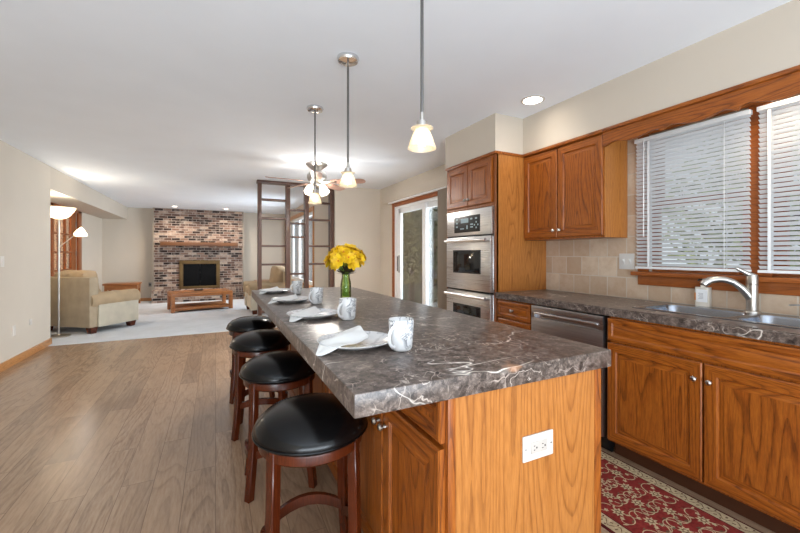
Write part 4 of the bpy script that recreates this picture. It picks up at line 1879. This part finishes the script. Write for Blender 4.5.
# coffee table
ct = thing('coffee_table', 'low open wood coffee table with lower shelf before the fireplace', 'coffee table', (-.31, 9.55, .008), math.radians(11))
L2, D2, HT = .60, .38, .40
b = BM()
box(b, -L2, L2, -D2, -D2 + .09, HT - .075, HT, .004)
box(b, -L2, L2, D2 - .09, D2, HT - .075, HT, .004)
box(b, -L2, -L2 + .09, -D2 + .09, D2 - .09, HT - .075, HT, .004)
box(b, L2 - .09, L2, -D2 + .09, D2 - .09, HT - .075, HT, .004)
obj('top_frame', b, 'table_wood', ct)
b = BM()
box(b, -L2 + .09, L2 - .09, -D2 + .09, D2 - .09, HT - .03, HT - .01)
obj('top_inset', b, 'table_wood', ct)
for x in (-L2 + .035, L2 - .035):
    for y in (-D2 + .05, D2 - .05):
        b = BM()
        box(b, x - .035, x + .035, y - .05, y + .05, .0, HT - .075, .004)
        obj('leg', b, 'table_wood', ct)
b = BM()
box(b, -L2 + .07, L2 - .07, -D2, D2, .04, .10, .004)
obj('lower_shelf', b, 'table_wood', ct)
b = BM()
box(b, -.09, .09, -.06, .06, 0, .02, .003)
o = tag(obj('remote_box', b, 'black'), 'small flat dark box lying on the coffee table', 'box')
o.location = (-.35, 9.75, .4085)
o.rotation_euler = (0, 0, .2)


def end_table(label, x0, x1, y0, y1, h):
    t = thing('end_table', label, 'end table', ((x0 + x1) / 2, (y0 + y1) / 2, .008))
    b = BM()
    box(b, x0, x1, y0, y1, h - .04, h, .004)
    obj('table_top', b, 'table_wood', t, True)
    b = BM()
    box(b, x0 + .03, x1 - .03, y0 + .03, y1 - .03, h - .15, h - .04)
    obj('apron', b, 'table_wood', t, True)
    for x in (x0 + .03, x1 - .09):
        for y in (y0 + .03, y1 - .09):
            b = BM()
            box(b, x, x + .06, y, y + .06, .008, h - .15)
            obj('leg', b, 'table_wood', t, True)
    return t


end_table('wood end table behind the loveseat arm, left of the fireplace', -2.36, -1.66, 10.85, 11.35, .54)
end_table('wood end table behind the divider, right of the fireplace', .96, 1.52, 10.6, 11.1, .52)
t = thing('power_outlet', 'dark outlet on the far wall between end table and fireplace', 'outlet', (-1.55, 11.75, .42))
b = BM()
box(b, -1.58, -1.51, 11.742, 11.75, .38, .49, .002)
obj('cover_plate', b, 'hinge', t, True)
b = BM()
box(b, -1.56, -1.53, 11.735, 11.743, .41, .46, .002)
obj('plug', b, 'black', t, True)

# ------------------------------------------------------------------ floor lamp
lx, ly = -2.10, 7.27
lm = thing('floor_lamp', 'silver torchiere floor lamp with side reading arm beside the loveseat', 'floor lamp', (lx, ly, .008))
b = BM()
lathe(b, [(0, 0), (.135, 0), (.137, .012), (.12, .02), (.03, .028), (.018, .04), (0, .04)], seg=36)
obj('base', b, 'nickel', lm)
b = BM()
tube(b, [(0, 0, .03), (0, 0, 1.80)], .013, 12)
obj('pole', b, 'nickel', lm)
b = BM()
lathe(b, [(0, 1.745), (.03, 1.75), (.085, 1.77), (.13, 1.81), (.165, 1.86), (.205, 1.925), (.201, 1.926), (.16, 1.865), (.125, 1.817), (.08, 1.78), (0, 1.757)], seg=40)
obj('bowl_shade', b, 'frost', lm)
b = BM()
lathe(b, [(0, 1.77), (.02, 1.78), (.03, 1.81), (.02, 1.845), (0, 1.85)], seg=14)
obj('bulb', b, 'bulb', lm)
b = BM()
tube(b, [(0, 0, 1.33), (.03, -.004, 1.36), (.14, -.01, 1.47), (.19, -.012, 1.52)], .007, 8)
arm = obj('reading_arm', b, 'nickel', lm)
T = Matrix.Translation((.18, -.012, 1.515)) @ Matrix.Rotation(math.radians(62), 4, 'Y')
b = BM()
lathe(b, [(.02, .0), (.03, .01), (.05, .05), (.065, .10), (.078, .135), (.075, .135), (.062, .10), (.047, .05), (.027, .012), (0, .008)], seg=28)
transform(b, T)
obj('reading_shade', b, 'frost', arm)
b = BM()
lathe(b, [(0, .02), (.015, .03), (.024, .07), (.015, .1), (0, .105)], seg=14)
transform(b, T)
obj('reading_bulb', b, 'bulb', arm)
light('torchiere_bulb', 'POINT', (lx, ly, 1.88), 14, (1, .92, .8), radius=.05)
q_ = T @ Vector((0, 0, .125))
light('reading_bulb_light', 'POINT', (lx + q_.x, ly + q_.y, q_.z + .008), 10, (1, .92, .8), radius=.03)

# ------------------------------------------------------------------ outside
b = BM()
box(b, 2.9, 16, -6, 18, -.35, -.25)
gr = struct('ground_lawn', b, 'grass')
b = BM()
box(b, 2.9, 5.4, 2.5, 8.5, -.25, -.05)
struct('ground_patio', b, 'patio')
b = BM()
box(b, -5.0, -2.71, 7.0, 11.5, -.1, 0)
box(b, -5.1, -5.0, 7.0, 11.5, 0, 2.5)
box(b, -5.0, -2.71, 11.5, 11.6, 0, 2.5)
box(b, -5.1, -2.71, 7.0, 11.6, 2.5, 2.6)
struct('wall_sunroom', b, 'sunroom')
light('sunroom_lamp', 'POINT', (-3.9, 9.2, 2.1), 120, (1, .86, .7), radius=.15)


def tree(name, label, x, y, h, r, seed, fm='foliage', n=900, z0=-.25):
    rnd = random.Random(seed)
    t = thing(name, label, 'tree', (x, y, z0), 0, 'garden trees')
    b = BM()
    tube(b, [(0, 0, 0), (.05, .02, h * .3), (0, .08, h * .6), (.04, 0, h * .85)], [.10, .08, .06, .03], 8)
    for k in range(5):
        a = rnd.uniform(0, 6.28)
        zz = h * rnd.uniform(.25, .6)
        tube(b, [(.02, .02, zz), (.5 * r * math.cos(a), .5 * r * math.sin(a), zz + .3 * r), (.8 * r * math.cos(a), .8 * r * math.sin(a), zz + .8 * r)], [.04, .03, .012], 6)
    obj('trunk', b, 'bark', t)
    b = BM()
    for k in range(n):
        d = Vector((rnd.gauss(0, 1), rnd.gauss(0, 1), rnd.gauss(0, 1))).normalized() * (rnd.random() ** .4)
        c = Vector((d.x * r, d.y * r, h * .68 + d.z * h * .42))
        u = Vector((rnd.gauss(0, 1), rnd.gauss(0, 1), rnd.gauss(0, 1))).normalized()
        v = u.orthogonal().normalized()
        s_ = rnd.uniform(.06, .13)
        b.faces.new([b.verts.new(c - u * s_), b.verts.new(c + v * s_ * .5), b.verts.new(c + u * s_), b.verts.new(c - v * s_ * .5)])
    f = obj('foliage', b, fm, t, smooth=0)
    f['kind'] = 'stuff'
    return t


trl = 'leafy garden tree seen through the sliding glass door'
for k, (x, y, h, r) in enumerate(((4.7, 8.9, 2.6, .6), (5.9, 10.2, 3.2, .75), (5.1, 11.9, 3.4, .75), (7.2, 12.1, 3.6, .85), (6.4, 14.2, 4.0, .9), (8.7, 14.4, 4.2, 1.0))):
    tree('garden_tree', trl, x, y, h, r, k, 'foliage' if k % 2 == 0 else 'foliage2', 1500)
for k, (x, y) in enumerate(((6.2, 2.3), (6.6, -.1))):
    tree('hedge_tree', 'green shrub tree outside the kitchen window behind the blinds', x, y, 3.0, 1.0, 20 + k, 'foliage2', 1200)
t = thing('garden_hedge', 'tall hedge at the back of the garden seen through the sliding door', 'hedge', (8.5, 16.5, -.25))
rnd = random.Random(77)
b = BM()
for k in range(5000):
    c = Vector((rnd.uniform(-4, 4), rnd.uniform(-.5, .5), rnd.uniform(0, 4.5)))
    u = Vector((rnd.gauss(0, 1), rnd.gauss(0, 1), rnd.gauss(0, 1))).normalized()
    v = u.orthogonal().normalized()
    s_ = rnd.uniform(.10, .2)
    b.faces.new([b.verts.new(c - u * s_), b.verts.new(c + v * s_ * .5), b.verts.new(c + u * s_), b.verts.new(c - v * s_ * .5)])
f = obj('hedge_leaves', b, 'foliage', t, smooth=0)
f['kind'] = 'stuff'
